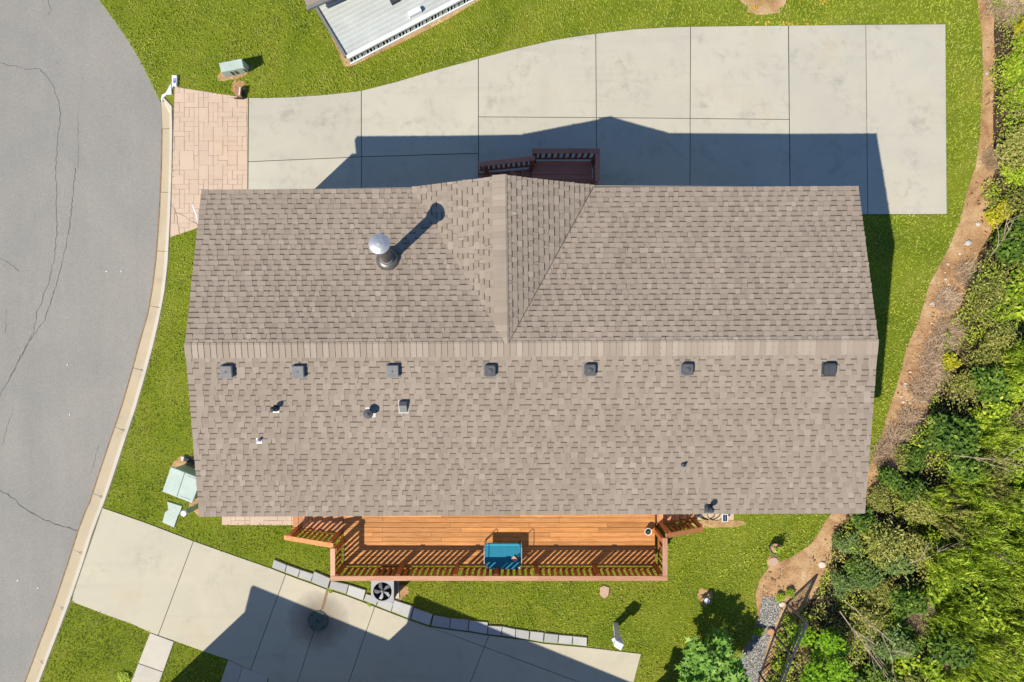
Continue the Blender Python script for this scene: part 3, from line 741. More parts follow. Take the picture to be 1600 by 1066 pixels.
def hood(w, d, h, ch=.012):
    m_ = MB(); pts = [(-w / 2, -d / 2), (w / 2, -d / 2), (w / 2, d / 2), (-w / 2, d / 2)]
    m_.prism(pts, .035, h, bevel=ch); return m_
def oct_hood(w, d, h, c=.035):
    m_ = MB(); pts = [(-w / 2 + c, -d / 2), (w / 2 - c, -d / 2), (w / 2, -d / 2 + c), (w / 2, d / 2 - c), (w / 2 - c, d / 2), (-w / 2 + c, d / 2), (-w / 2, d / 2 - c), (-w / 2, -d / 2 + c)]
    m_.prism(pts, .03, h, bevel=.02); return m_
vent_labels = [(356, 579.5, 'a', 'square grey roof vent nearest the left gable end'), (467.5, 579.5, 'a', 'square grey roof vent second from the left gable end'),
               (614.5, 578.5, 'a', 'square grey roof vent above the round cap vent'), (766, 578, 'b', 'square mid grey roof vent just below where the two ridges meet'),
               (921.5, 577, 'b', 'square dark grey roof vent second right of the ridge junction'), (1073, 576, 'b', 'square dark grey roof vent straight above the small pipe'),
               (1295, 576, 'c', 'nearly black ribbed roof vent near the right gable end')]
for px, py, k_, lb in vent_labels:
    e = roof_thing('roof_vent', px, py, lb, 'roof vent', BV)
    m_ = MB(); m_.box((.0, -.015, .004), (.36, .37, .007)); lobj('flange', m_, 'vent_grey' if k_ != 'c' else 'vent_dark', e)
    m_ = MB(); m_.box((0, 0, .03), (.24, .24, .06)); lobj('throat', m_, 'vent_dark', e)
    if k_ == 'a':
        lobj('hood', hood(.29, .29, .13), 'vent_grey', e)
        m_ = MB(); m_.box((0, 0, .131), (.07, .008, .006)); m_.box((0, 0, .1313), (.008, .07, .006)); lobj('cross_crease', m_, 'vent_dark', e)
    elif k_ == 'b':
        lobj('hood', oct_hood(.28, .29, .125), 'vent_mid', e)
        m_ = MB(); m_.lathe([(.07, .124), (.066, .134), (0.0, .138)], (0, 0, 0), 18); lobj('hood_dome', m_, 'vent_mid', e, True)
    else:
        lobj('hood', oct_hood(.30, .32, .12, .05), 'vent_dark', e)
        for i in range(6):
            m_ = MB(); m_.box((-.10 + i * .04, -.02, .122), (.012, .22, .010)); lobj('rib', m_, 'vent_mid', e)
def pipe_vent(px, py, r, h, mat, label, name='vent_pipe', dome=False, flange='flashing_light', fl=.13, south=True):
    e = roof_thing(name, px, py, label, 'pipe', None)
    m_ = MB(); m_.box((0, -.02, .004), (fl, fl * 1.15, .007)); lobj('flange', m_, flange, e)
    m_ = MB(); m_.lathe([(r * 2.1, .004), (r * 1.5, .05), (r * 1.15, .07)], (0, 0, 0), 16); lobj('boot', m_, mat, e, True)
    up = QS.to_matrix().inverted() @ Vector((0, 0, 1)); m_ = MB()
    m_.lathe([(r, .0), (r, h), (r * .8, h), (r * .8, h - .05), (0, h - .05)], (0, 0, .0), 14, axis=up); lobj('pipe', m_, mat, e, True)
    if dome:
        c_ = up * h; m_ = MB(); m_.lathe([(r * 1.5, -.02), (r * 1.45, .03), (r * .9, .075), (0.0, .09)], c_, 16, axis=up); lobj('cap', m_, mat, e, True)
    return e
pipe_vent(431, 638, .045, .20, 'vent_dark', 'black capped vent pipe with pale flashing, left of the round cap vent', dome=True, fl=.16)
pipe_vent(1107, 793, .05, .24, 'vent_dark', 'black domed vent pipe close to the lower eave', dome=True, fl=.22, flange='vent_mid')
pipe_vent(405, 688, .028, .14, 'white_paint', 'small white vent pipe near the left end of the lower slope', fl=.13)
pipe_vent(1068, 726, .035, .13, 'vent_mid', 'small open grey vent pipe on the right of the lower slope', fl=.15)
e = roof_thing('cap_vent', 578, 643, 'grey round mushroom cap vent with a round shadow, second row of the roof', 'roof vent')
m_ = MB(); m_.box((.02, -.02, .004), (.25, .26, .007)); lobj('flange', m_, 'flashing_light', e)
m_ = MB(); m_.lathe([(.055, 0), (.055, .2)], (0, 0, 0), 16); lobj('pipe', m_, 'vent_dark', e, True)
m_ = MB(); m_.lathe([(.0, .195), (.118, .195), (.122, .215), (.09, .235), (.03, .25), (.028, .265), (0, .27)], (0, 0, 0), 24); lobj('cap', m_, 'vent_mid', e, True)
e = roof_thing('exhaust_vent', 630.5, 634, 'rectangular grey exhaust vent with sloping hood beside the round cap vent', 'roof vent')
m_ = MB(); m_.box((0, -.03, .004), (.25, .34, .007)); lobj('flange', m_, 'flashing_light', e)
m_ = MB(); q = [(-.09, -.16, .03), (.09, -.16, .03), (.09, .03, .12), (-.09, .03, .12), (.09, .13, .12), (-.09, .13, .12)]
i_ = len(m_.v); m_.v += q + [(-.09, -.16, .0), (.09, -.16, .0), (.09, .13, .0), (-.09, .13, .0)]
for f_ in ((0, 1, 2, 3), (3, 2, 4, 5), (6, 7, 1, 0), (7, 8, 4, 2, 1), (8, 9, 5, 4), (9, 6, 0, 3, 5)): m_.face(f_, mi=1 if f_ == (3, 2, 4, 5) else 0)
lobj('hood', m_, None, e, mats=['vent_grey', 'vent_dark'])
# flue
b0 = roof_pt(606, 406, False, .0); top = W(592.5, 380.5, 6.6); ax = (top - b0).normalized(); Lf = (top - b0).length
fl = thing('flue_pipe', b0, 'tall dark metal flue pipe with shiny round cap on the upper roof slope', 'flue')
m_ = MB(); m_.lathe([(.30, -.07), (.285, .05), (.25, .14), (.15, .17)], b0, 28); obj('flashing_cone', m_, 'flue_metal', fl, True)
m_ = MB(); m_.lathe([(.165, 0.0), (.165, .06), (.15, .07)], b0 + ax * .22, 24, axis=ax); obj('storm_collar', m_, 'vent_grey', fl, True)
m_ = MB(); m_.lathe([(.14, 0), (.14, Lf - .14)], b0, 24, axis=ax); obj('pipe', m_, 'flue_metal', fl, True)
m_ = MB(); m_.lathe([(.18, Lf - .26), (.20, Lf - .24), (.20, Lf - .05)], b0, 24, axis=ax); obj('cap_band', m_, 'flue_metal', fl, True)
m_ = MB(); m_.lathe([(.215, Lf - .05), (.24, Lf - .045), (.24, Lf - .02), (.12, Lf + .03), (0.0, Lf + .05)], b0, 28, axis=ax); obj('cap', m_, 'galvanised', fl)

# ------------------------------------------------------------------ lower deck
DZ, CZ = 0.80, 1.80
deck = thing('wooden_deck', (-.4, -6, 0), 'long orange brown wooden deck with railing below the house', 'deck')
X0, X1, Y0, Y1 = -5.22, 4.44, -3.99, -6.985
rows = 20; pitch = (Y0 - Y1) / rows
for r_ in range(rows):
    y = Y1 + (r_ + .5) * pitch; xs = [X0]; x = X0 + random.choice([1.2, 2.4, 3.3, 0.9])
    while x < X1 - .6: xs.append(x); x += random.choice([2.44, 2.44, 3.66, 1.83])
    xs.append(X1)
    for a, b in zip(xs[:-1], xs[1:]):
        m_ = MB(); m_.prism([(a + .002, y - pitch / 2 + .004), (b - .002, y - pitch / 2 + .004), (b - .002, y + pitch / 2 - .004), (a + .002, y + pitch / 2 - .004)], DZ - .03, DZ + random.uniform(-.002, .002), bevel=.004)
        obj('deck_board', m_, 'deck_wood', deck)
m_ = MB()
for x in np.arange(X0 + .05, X1, .4): m_.box((x, (Y0 + Y1) / 2, DZ - .12), (.04, abs(Y0 - Y1) - .1, .17))
obj('joist', m_, 'maroon_wood', deck)
m_ = MB(); m_.box(((X0 + X1) / 2, Y1 + .02, DZ - .13), (X1 - X0, .04, .2)); obj('rim_board', m_, 'rail_wood', deck)
m_ = MB(); m_.box((X0 + .02, -6.5, DZ - .13), (.04, .9, .2)); obj('rim_board', m_, 'rail_wood', deck)
m_ = MB(); m_.box((X1 - .02, -6.4, DZ - .13), (.04, 1.1, .2)); obj('rim_board', m_, 'rail_wood', deck)
bal_mesh = {}
def railing(par, a, b, z0a, z0b, z1a, z1b, spacing, wood_cap, wood_bal, inward, capw=.14, posts=(), bottom=True, cap_ext=(0, 0), balw=.082, capsplit=None):
    """a,b: xy ends of the rail line; z0: bottom rail height, z1: cap height at a and b"""
    a = Vector(a); b = Vector(b); L = (b - a).length; d = (b - a) / L; n = int(round(L / spacing)); ang = math.atan2(d.y, d.x)
    def at(s, za, zb): q = a + d * s; f = s / L; return Vector((q.x, q.y, za + (zb - za) * f))
    segs = [(-cap_ext[0], L + cap_ext[1])] if not capsplit else [(-cap_ext[0], capsplit), (capsplit + .003, L + cap_ext[1])]
    for s0, s1 in segs:
        m_ = MB(); m_.beam(at(s0, z1a, z1b), at(s1, z1a, z1b), capw, .036); obj('cap_rail', m_, wood_cap, par)
    m_ = MB(); m_.beam(at(0, z1a - .06, z1b - .06), at(L, z1a - .06, z1b - .06), .04, .085); obj('top_rail', m_, wood_bal, par)
    if bottom: m_ = MB(); m_.beam(at(0, z0a, z0b), at(L, z0a, z0b), .04, .07); obj('bottom_rail', m_, wood_bal, par)
    for i in range(n):
        s = (i + .5) * L / n
        if any(abs(s - q) < .055 for q in posts): continue
        p0 = at(s, z0a, z0b); p1 = at(s, z1a - .02, z1b - .02)
        off = Vector((-inward.x, -inward.y, 0)) * .030
        m_ = MB(); m_.box(((p0.x + p1.x) / 2 + off.x, (p0.y + p1.y) / 2 + off.y, (p0.z + p1.z) / 2 - .03), (balw, .022, p1.z - p0.z + .02), ang); obj('baluster', m_, wood_bal, par)
    for s in posts:
        p0 = at(s, 0, 0); zt = z1a + (z1b - z1a) * s / L; q = p0 + Vector((inward.x, inward.y, 0)) * .065
        m_ = MB(); m_.box((q.x, q.y, (zt + .0) / 2), (.13, .09, zt - .005), ang); obj('post', m_, wood_bal, par)
YR = -7.018; XL = W(520, 0, CZ).x; XR = W(1039, 0, CZ).x
V_ = Vector
px2x = lambda p: W(p, 0, CZ).x
bp = [px2x(p) - XL for p in (621, 711, 775, 839, 935)]
railing(deck, (XL, YR), (XR, YR), DZ + .10, DZ + .10, CZ, CZ, .178, 'cap_wood', 'rail_wood', V_((0, 1)), posts=[.09] + bp + [XR - XL - .1], cap_ext=(.07, .07), balw=.10, capsplit=px2x(843) - XL)
YLt = W(0, 857, CZ).y; YRt = W(0, 841, CZ).y
railing(deck, (XL, YR + .078), (XL, YLt), DZ + .10, DZ + .10, CZ + .001, CZ + .001, .178, 'cap_wood_cross', 'rail_wood', V_((1, 0)), posts=[YLt - YR - .14])
railing(deck, (XR, YR + .078), (XR, YRt), DZ + .10, DZ + .10, CZ + .001, CZ + .001, .178, 'cap_wood_cross', 'rail_wood', V_((-1, 0)), posts=[YRt - YR - .14])
def stairs(par, x_top, x_bot, ya, yb, ztop, n, woodt, woodr):
    """treads between ya and yb going down from x_top to x_bot"""
    dx = (x_bot - x_top) / n; rise = ztop / (n + 1)
    for i in range(n):
        xc = x_top + dx * (i + .5); z = ztop - rise * (i + 1)
        for k_ in (-1, 1):
            m_ = MB(); m_.prism([(xc + dx * .25 * k_ - abs(dx) * .24, ya), (xc + dx * .25 * k_ + abs(dx) * .24, ya), (xc + dx * .25 * k_ + abs(dx) * .24, yb), (xc + dx * .25 * k_ - abs(dx) * .24, yb)], z - .035, z, bevel=.004); obj('tread', m_, woodt, par)
        m_ = MB(); m_.box((x_top + dx * i + (.012 if dx > 0 else -.012), (ya + yb) / 2, z + rise / 2 - .02), (.02, abs(yb - ya) - .02, rise - .03)); obj('riser', m_, woodr, par)
    for y in (ya + .03, (ya + yb) / 2, yb - .03):
        m_ = MB(); m_.beam((x_top, y, ztop - .2), (x_bot, y, .0), .04, .26); obj('stringer', m_, woodr, par)
YST = -6.06
stairs(deck, X0 - .005, -7.02, -4.35, YST + .09, DZ, 5, 'deck_wood_cross', 'rail_wood')
railing(deck, (W(521, 0, CZ).x, YST), (W(444, 0, .95).x, YST), DZ + .02, .12, CZ - .02, .93, .178, 'stair_cap_wood', 'rail_wood', V_((0, 1)), posts=[.10, 1.55], balw=.08)
stairs(deck, X1 + .005, 5.85, -4.35, -5.68, DZ, 5, 'deck_wood_cross', 'rail_wood')
railing(deck, (W(1041, 0, CZ).x, -5.77), (W(1098, 0, .95).x, -5.80), DZ + .02, .12, CZ - .02, .93, .16, 'stair_cap_wood', 'rail_wood', V_((0, 1)), posts=[.08, 1.25], balw=.08)

# things on the deck
bn = thing('patio_bench', W(786, 874, DZ), 'teal sling patio bench with thin metal frame against the deck railing', 'bench')
zt = DZ + .40
k_ = MB(); q = [(758, 851), (763, 849), (809, 849), (814, 851), (814, 881), (806, 889.5), (765, 889.5), (757.5, 880)]
k_.prism([tuple(W(x, y, zt).xy) for x, y in q], zt - .05, zt, bevel=.012); obj('seat', k_, 'teal_fabric', bn)
k_ = MB(); k_.beam(W(761, 851.5, zt + .004), W(811, 851.5, zt + .004), .03, .02); k_.beam(W(760, 853, zt + .003), W(764, 850, zt + .003), .02, .02)
obj('piping', k_, 'teal_piping', bn)
for (x, y) in ((759, 850), (813, 850), (762, 886), (811, 886)):
    k_ = MB(); p1 = W(x, y, zt); k_.tube([(p1.x, p1.y, DZ), (p1.x, p1.y, zt + .0)], .016, 8); obj('leg', k_, 'black_metal', bn)
for x in (757, 815):
    k_ = MB(); a_ = W(x, 850, zt); b_ = W(x, 884, zt)
    k_.tube([(a_.x, a_.y, DZ), (a_.x, a_.y + .02, zt + .16), (a_.x, a_.y - .06, zt + .22), ((a_.x + b_.x) / 2, (a_.y + b_.y) / 2, zt + .22), (b_.x, b_.y + .1, zt + .20), (b_.x, b_.y, zt - .02)], .012, 6); obj('armrest', k_, 'galvanised', bn)
for x in (760.5, 812):
    k_ = MB(); p1 = W(x, 887, zt); k_.lathe([(.03, 0), (.035, .02), (.02, .045), (0, .05)], (p1.x, p1.y, zt), 10); obj('cap_knob', k_, 'white_paint', bn, True)
k_ = MB(); p1 = W(804, 873, zt); k_.box((p1.x, p1.y, zt + .03), (.17, .12, .06), -.75); bag = thing('bag', (p1.x, p1.y, zt), 'small tan pouch with black strap lying on the teal bench', 'bag'); obj('pouch', k_, 'tan_leather', bag)
k_ = MB(); k_.tube([(p1.x + .04, p1.y + .05, zt + .06), (p1.x + .1, p1.y + .12, zt + .07), (p1.x + .15, p1.y + .1, zt + .03), (p1.x + .12, p1.y + .02, zt + .03)], .014, 6); obj('strap', k_, 'rubber_black', bag)
p1 = W(1013, 831, DZ + .22); pot = thing('flower_pot', (p1.x, p1.y, DZ), 'white rimmed flower pot on the deck by the right stairs', 'flower pot')
k_ = MB(); k_.lathe([(.075, 0), (.10, .20), (.112, .20), (.112, .235), (.095, .235), (.09, .19), (0, .18)], (p1.x, p1.y, DZ), 22); obj('pot', k_, 'white_paint', pot, True)
k_ = MB(); k_.lathe([(.09, .195), (0, .20)], (p1.x, p1.y, DZ), 16); obj('potting_soil', k_, 'rubber_black', pot)

# ------------------------------------------------------------------ leaf clouds
def leaf_quads(cx, L, w, r, up=.9, dirs=None):
    """cx (n,3) centres -> rhombic folded leaves; returns V (n*4,3)"""
    n = len(cx); a = r.uniform(0, 2 * np.pi, n)
    if dirs is None: d = np.stack([np.cos(a), np.sin(a), r.uniform(-.35, .35, n)], 1)
    else: d = dirs + r.normal(0, .25, (n, 3))
    d /= np.linalg.norm(d, axis=1)[:, None]
    nn = np.stack([r.normal(0, 1 - up, n), r.normal(0, 1 - up, n), np.ones(n)], 1); s = np.cross(d, nn); s /= np.linalg.norm(s, axis=1)[:, None] + 1e-9
    L = L * r.uniform(.65, 1.3, n); w = w * r.uniform(.7, 1.25, n)
    b = cx - d * (L / 2)[:, None]; tp = cx + d * (L / 2)[:, None]; m0 = cx - d * (L * .08)[:, None]; z = np.array([0, 0, 1.]) * (w * .18)[:, None]
    return np.stack([b, m0 + s * (w / 2)[:, None] + z, tp, m0 - s * (w / 2)[:, None] + z], 1).reshape(-1, 3)
def crown(n, R, hgt, r, lumps=7, shell=.75, z0=.1):
    """points on/near the skin of a lumpy crown"""
    C_ = np.stack([r.uniform(-.55, .55, lumps) * R, r.uniform(-.55, .55, lumps) * R, r.uniform(.35, .8, lumps) * hgt], 1); rad = r.uniform(.32, .6, lumps) * R
    k_ = r.integers(0, lumps, n); d = r.normal(0, 1, (n, 3)); d[:, 2] = np.abs(d[:, 2]) * .9 - .15; d /= np.linalg.norm(d, axis=1)[:, None]
    rr = rad[k_] * (shell + (1 - shell) * r.random(n)) * (1 + .25 * r.normal(0, 1, n)); p_ = C_[k_] + d * rr[:, None] * np.array([1, 1, .75]); p_[:, 2] = np.clip(p_[:, 2], z0 * .3, None)
    return p_
def stems_mb(k_, R, hgt, r, n=5, rad=.018):
    for i in range(n):
        a = r.uniform(0, 6.28); q = r.uniform(.3, .75) * R; k_.tube([(0, 0, -.02), (math.cos(a) * q * .35, math.sin(a) * q * .35, hgt * .4), (math.cos(a) * q, math.sin(a) * q, hgt * .75)], rad, 5, r1=rad * .4)
def make_shrub(name, kind, seed, n, R, hgt, L, w, mat, lumps=7):
    r = np.random.default_rng(seed); root = thing(name, (0, 0, 0), '', 'shrub')
    if kind == 'feather':                 # upright arching stems dressed with narrow leaves
        ns = n // 34; pts = []; drs = []; sm = MB()
        for i in range(ns):
            a = r.uniform(0, 6.28); b0_ = r.uniform(0, .5) * R; lean = r.uniform(.15, .7) * R; hh = hgt * r.uniform(.55, 1.1)
            base = np.array([math.cos(a) * b0_, math.sin(a) * b0_, 0]); a2 = a + r.normal(0, .5); tip = base + np.array([math.cos(a2) * lean, math.sin(a2) * lean, hh])
            for j in range(34):
                f = .25 + .75 * (j + r.random()) / 34; q = base * (1 - f) + tip * f + np.array([math.cos(a2), math.sin(a2), 0]) * (f ** 3) * .15 * R; pts.append(q + r.normal(0, .02, 3))
                d = np.array([r.normal(0, .8), r.normal(0, .8), .35]) + (tip - base) / np.linalg.norm(tip - base) * .9; drs.append(d)
            if i % 6 == 0: sm.tube([tuple(base), tuple((base + tip) / 2), tuple(tip)], .008, 4, r1=.003)
        V = leaf_quads(np.array(pts), L, w, r, .6, np.array(drs)); n = len(pts)
        zz = np.array(pts)[:, 2] / hgt
    else:
        pts = crown(n, R, hgt, r, lumps); V = leaf_quads(pts, L, w, r, .62); sm = MB(); stems_mb(sm, R, hgt, r)
    me = npmesh('foliage', V, np.arange(len(V)).reshape(-1, 4), 4, np.clip(r.normal(.45, .30, n), 0, 1)); me.materials.append(MT[mat])
    fo = bpy.data.objects.new('foliage', me); C.objects.link(fo); fo.parent = root
    lobj('stem', sm, 'bark', root)
    return root
def make_dead(seed, n, R, hgt):
    r = np.random.default_rng(seed); root = thing('dead_brush', (0, 0, 0), '', 'dead brush'); V = []; Q = []
    for i in range(n):
        a = r.uniform(0, 6.28); q = r.uniform(0, .95) ** .7 * R; p0 = np.array([math.cos(a) * q, math.sin(a) * q, .02]); a += r.normal(0, 1.4); l = r.uniform(.3, .75) * R
        p2 = p0 + np.array([math.cos(a) * l, math.sin(a) * l, hgt * r.uniform(.05, .9)]); p1 = (p0 + p2) / 2 + np.array([r.normal(0, .05), r.normal(0, .05), hgt * .25]); s = np.array([-math.sin(a), math.cos(a), 0]) * r.uniform(.003, .008)
        b = len(V); V += [p0 - s, p0 + s, p1 + s, p1 - s, p2 + s * .4, p2 - s * .4]; Q += [(b, b + 1, b + 2, b + 3), (b + 3, b + 2, b + 4, b + 5)]
    me = npmesh('stems', np.array(V), np.array(Q), 4, np.repeat(np.clip(r.normal(.55, .25, n), 0, 1), 2)); me.materials.append(MT['straw'])
    o = bpy.data.objects.new('stems', me); C.objects.link(o); o.parent = root; return root
T = {
 'dark': [make_shrub('shrub', 'lump', 21 + i, 950, .62, 1.15, .16, .09, 'leaf_dark', 9) for i in range(3)],
 'olive': [make_shrub('shrub', 'lump', 31 + i, 1500, .66, .95, .13, .045, 'leaf_olive', 13) for i in range(3)],
 'lime': [make_shrub('shrub', 'lump', 41 + i, 950, .62, .75, .15, .085, 'leaf_lime', 9) for i in range(3)],
 'feather': [make_shrub('tall_weed', 'feather', 51 + i, 2600, .66, 1.45, .20, .026, 'leaf_lime') for i in range(4)],
 'feather2': [make_shrub('tall_weed', 'feather', 57 + i, 2600, .62, 1.35, .17, .026, 'leaf_olive') for i in range(2)],
 'blue': [make_shrub('shrub', 'lump', 61 + i, 1400, .62, 1.2, .14, .05, 'leaf_blue', 11) for i in range(2)],
 'yellow': [make_shrub('shrub', 'lump', 71, 600, .42, .6, .11, .065, 'leaf_yellow', 6)],
 'vine': [make_shrub('vine_patch', 'lump', 81 + i, 900, .62, .28, .15, .12, 'leaf_lime', 10) for i in range(2)],
 'dead': [make_dead(91, 620, .60, .45), make_dead(92, 620, .55, .35)],
}
KID = {id(o): kids(o) for v_ in T.values() for o in v_}
desc = {'dark': ('dark green broad leaved shrub', 'shrub', 'dark shrubs in the brush'), 'olive': ('olive green fine leaved shrub', 'shrub', 'olive shrubs in the brush'),
        'lime': ('bright green leafy shrub', 'shrub', 'bright green shrubs in the brush'), 'feather': ('tall feathery yellow green weed clump', 'weed clump', 'feathery weeds in the brush'),
        'feather2': ('tall feathery olive weed clump', 'weed clump', 'olive feathery weeds in the brush'), 'blue': ('grey green shrub', 'shrub', 'grey green shrubs in the brush'),
        'yellow': ('small yellow leaved bush', 'bush', 'yellow bushes in the brush'), 'vine': ('low mat of bright green vine leaves', 'vine', 'vine mats on the bank'), 'dead': ('tangle of dry brown stems', 'dead brush', 'dry brush along the bank')}
PLANTED = []; used_proto = set(); counts = {}
def where(px, py):
    v_ = ('beside the top of the parking slab' if py < 180 else 'level with the lower corner of the parking slab' if py < 370 else 'level with the upper roof slope' if py < 520 else
          'level with the roof ridge end' if py < 640 else 'level with the lower roof slope' if py < 800 else 'level with the wooden deck' if py < 910 else 'level with the black railing')
    e_ = np.interp(py, [b[1] for b in BRUSH_EDGE], [b[0] for b in BRUSH_EDGE]); d_ = px - e_
    return v_, ('at the edge of the dirt strip' if d_ < 45 else 'deep in the brush' if d_ > 150 else 'a little way into the brush')
def plant(kind, px, py, scale=1.0, zs=1.0, label=None, sc_xy=None):
    pr = random.choice(T[kind]); d_ = desc[kind]; a, b = where(px, py)
    lb = label or f'{d_[0]} {b}, {a}'
    loc = W(px, py, -.01)
    if id(pr) not in used_proto:
        used_proto.add(id(pr)); o = pr; o.location = loc; o.rotation_euler = (0, 0, random.uniform(0, 6.28)); o.scale = (scale, scale, scale * zs); o['label'] = lb
    else: o = copy_tree(pr, loc, random.uniform(0, 6.28), (scale, scale, scale * zs), lb, KID[id(pr)])
    o['category'] = d_[1]; o['group'] = d_[2]; counts[kind] = counts.get(kind, 0) + 1
    if label is None: PLANTED.append((o, kind, px, py))
    return o
def kind_at(px, py):
    r = random.random()
    if py < 175: return 'vine' if r < .78 else 'dead' if r < .86 else 'lime'
    if py < 260: return 'dead' if r < .25 else 'olive' if r < .45 else 'dark' if r < .7 else 'vine'
    if py < 400: return 'dark' if r < .62 else 'lime' if r < .75 else 'olive'
    if py < 540: return 'olive' if r < .55 else 'dark' if r < .8 else 'feather2' if r < .9 else 'lime'
    if py < 690: return 'dark' if r < .40 else 'lime' if r < .68 else 'olive' if r < .86 else 'feather'
    if px > 1430: return 'feather' if r < .60 else 'lime' if r < .8 else 'feather2' if r < .92 else 'dark'
    if px > 1400: return 'olive' if r < .3 else 'feather2' if r < .5 else 'feather' if r < .7 else 'dark' if r < .85 else 'lime'
    return 'dark' if r < .3 else 'blue' if r < .6 else 'olive' if r < .85 else 'lime'
for _ in range(14):
    py = random.uniform(-20, 1080); px = np.interp(py, [b[1] for b in BRUSH_EDGE], [b[0] for b in BRUSH_EDGE]) + random.uniform(30, 260)
    if px < 1640 and not (px < 1330 and py > 930): plant('dead', px, py, random.uniform(.6, 1.0), 2.4)
for gy in range(-40, 1130, 40):
    for gx in range(1180, 1720, 42):
        px = gx + random.uniform(-15, 15) + (21 if (gy // 40) % 2 else 0); py = gy + random.uniform(-14, 14)
        e_ = np.interp(py, [b[1] for b in BRUSH_EDGE], [b[0] for b in BRUSH_EDGE])
        if px < e_ + (4 if py < 300 or 640 < py < 900 else 12) or px > 1640: continue
        if 1235 < px < 1320 and 925 < py < 1010: continue          # dark hollow behind the railing
        if px < 1330 and py > 930: continue
        rr = random.random()
        if rr < .09: continue
        kd = kind_at(px, py); zs = 1.0 if px < e_ + 60 else random.uniform(.9, 1.35)
        plant(kd, px, py, random.uniform(.6, 1.1), zs)
for px, py, s in ((1478, 470, .7), (1478, 520, .7), (1462, 548, .8), (1455, 575, .8), (1438, 612, .7), (1420, 660, .8), (1400, 690, .85), (1385, 715, .8), (1510, 430, .7), (1572, 30, .5),
                  (1548, 250, .6), (1585, 165, .6), (1575, 240, .6)):
    plant('dead', px, py, s)
for kd_, px, py in (('dark', 1380, 742), ('olive', 1362, 778), ('dark', 1338, 806), ('blue', 1312, 845), ('dark', 1322, 880), ('olive', 1405, 712), ('blue', 1300, 905), ('lime', 1350, 830)): plant(kd_, px, py, .62)
for px, py in ((1473, 562), (1540, 345), (1590, 50), (1556, 330), (1520, 890)): plant('yellow', px, py, .8)
print('plants', counts)
ORD = ['first', 'second', 'third', 'fourth', 'fifth', 'sixth', 'seventh', 'eighth', 'ninth', 'tenth', 'eleventh', 'twelfth', 'thirteenth', 'fourteenth', 'fifteenth', 'sixteenth', 'seventeenth', 'eighteenth', 'nineteenth', 'twentieth']
ORD += ['twenty-' + q for q in ORD[:9]] + ['thirtieth'] + ['thirty-' + q for q in ORD[:9]]
ZN = {}
for o, kd, px, py in PLANTED:
    e_ = np.interp(py, [b[1] for b in BRUSH_EDGE], [b[0] for b in BRUSH_EDGE])
    z_ = 'at the dirt edge' if px < e_ + 60 else 'by the right frame edge' if px > 1545 else 'in mid brush'
    ZN.setdefault((kd, z_), []).append((py, o))
for (kd, z_), l_ in ZN.items():
    l_.sort(key=lambda q: q[0])
    for i, (py, o) in enumerate(l_): o['label'] = f'{desc[kd][0]} {z_}, {ORD[i]} such from top'
# undergrowth: leaves and litter between the shrubs
def undergrowth(n, poly_ok, hfun, L, w, mat, name, label, seed, bounds, cat='undergrowth', up=.7):
    r = np.random.default_rng(seed); x = r.uniform(bounds[0], bounds[1], n); y = r.uniform(bounds[2], bounds[3], n); ok = poly_ok(x, y); x, y = x[ok], y[ok]
    X = (x - 800) * H / F; Y = -(y - 533) * H / F; z = hfun(X, Y, r)
    V = leaf_quads(np.stack([X, Y, z], 1), L, w, r, up); me = npmesh(name, V, np.arange(len(V)).reshape(-1, 4), 4, np.clip(r.normal(.45, .25, len(X)), 0, 1))
    return tag(obj(name, me, mat), label, cat, kind='stuff')
brush_poly = BRUSH_EDGE + [(1760, 1400), (1760, -420)]
def ok1(x, y): return inpoly(x + 18 * (vnoise(x * .05, y * .05, 1.0, 9) - .5), y, [(a - 8, b) for a, b in BRUSH_EDGE] + [(1760, 1400), (1760, -420)])
def hf(X, Y, r): return r.random(len(X)) ** .5 * (.08 + .75 * vnoise(X, Y, 1.6, 12))
undergrowth(60000, lambda x, y: ok1(x, y) & (vnoise(x * .03, y * .03, 1, 4) > .38), hf, .09, .045, 'leaf_lime', 'undergrowth', 'low green undergrowth filling the bank beyond the dirt', 5, (1180, 1660, -60, 1130))
undergrowth(52000, lambda x, y: ok1(x, y), hf, .10, .035, 'leaf_olive', 'undergrowth', 'olive weeds and creepers between the shrubs', 6, (1180, 1660, -60, 1130))
dirt_poly = DIRT_EDGE + BRUSH_EDGE[::-1]
undergrowth(26000, lambda x, y: inpoly(x, y, [(a - 5, b) for a, b in DIRT_EDGE] + [(a + 14, b) for a, b in BRUSH_EDGE[::-1]]) & ~inpoly(x, y, PATH), lambda X, Y, r: r.random(len(X)) * .025, .05, .018, 'litter', 'wood_chips', 'scattered straw and wood chips on the dirt strip', 7, (1140, 1620, -60, 1130), 'wood chips', .9)
undergrowth(9000, lambda x, y: np.logical_or.reduce([inpoly(x, y, b) for b in BARE]), lambda X, Y, r: .01 + r.random(len(X)) * .015, .04, .014, 'litter', 'wood_chips', 'straw scattered on the bare soil patches of the lawn', 8, (200, 1300, -30, 960), 'straw', .9)
undergrowth(5000, lambda x, y: inpoly(x, y, [(a - 9, b) for a, b in DIRT_EDGE] + [(a + 6, b) for a, b in DIRT_EDGE[::-1]]), lambda X, Y, r: r.random(len(X)) * .04, .05, .012, 'leaf_lime', 'edge_grass', 'ragged grass along the edge of the dirt strip', 15, (1140, 1620, -60, 1130), 'grass', .6)
undergrowth(260, lambda x, y: inpoly(x, y, blob(1268, 4, 26, 9)) | inpoly(x, y, blob(1215, 38, 60, 2.5)) | inpoly(x, y, blob(1180, 20, 14, 12)), lambda X, Y, r: .03 + r.random(len(X)) * .04, .11, .07, 'fallen_leaves', 'fallen_leaves', 'yellow fallen leaves on the grass at the top edge', 9, (1100, 1320, -20, 50), 'leaves', .9)
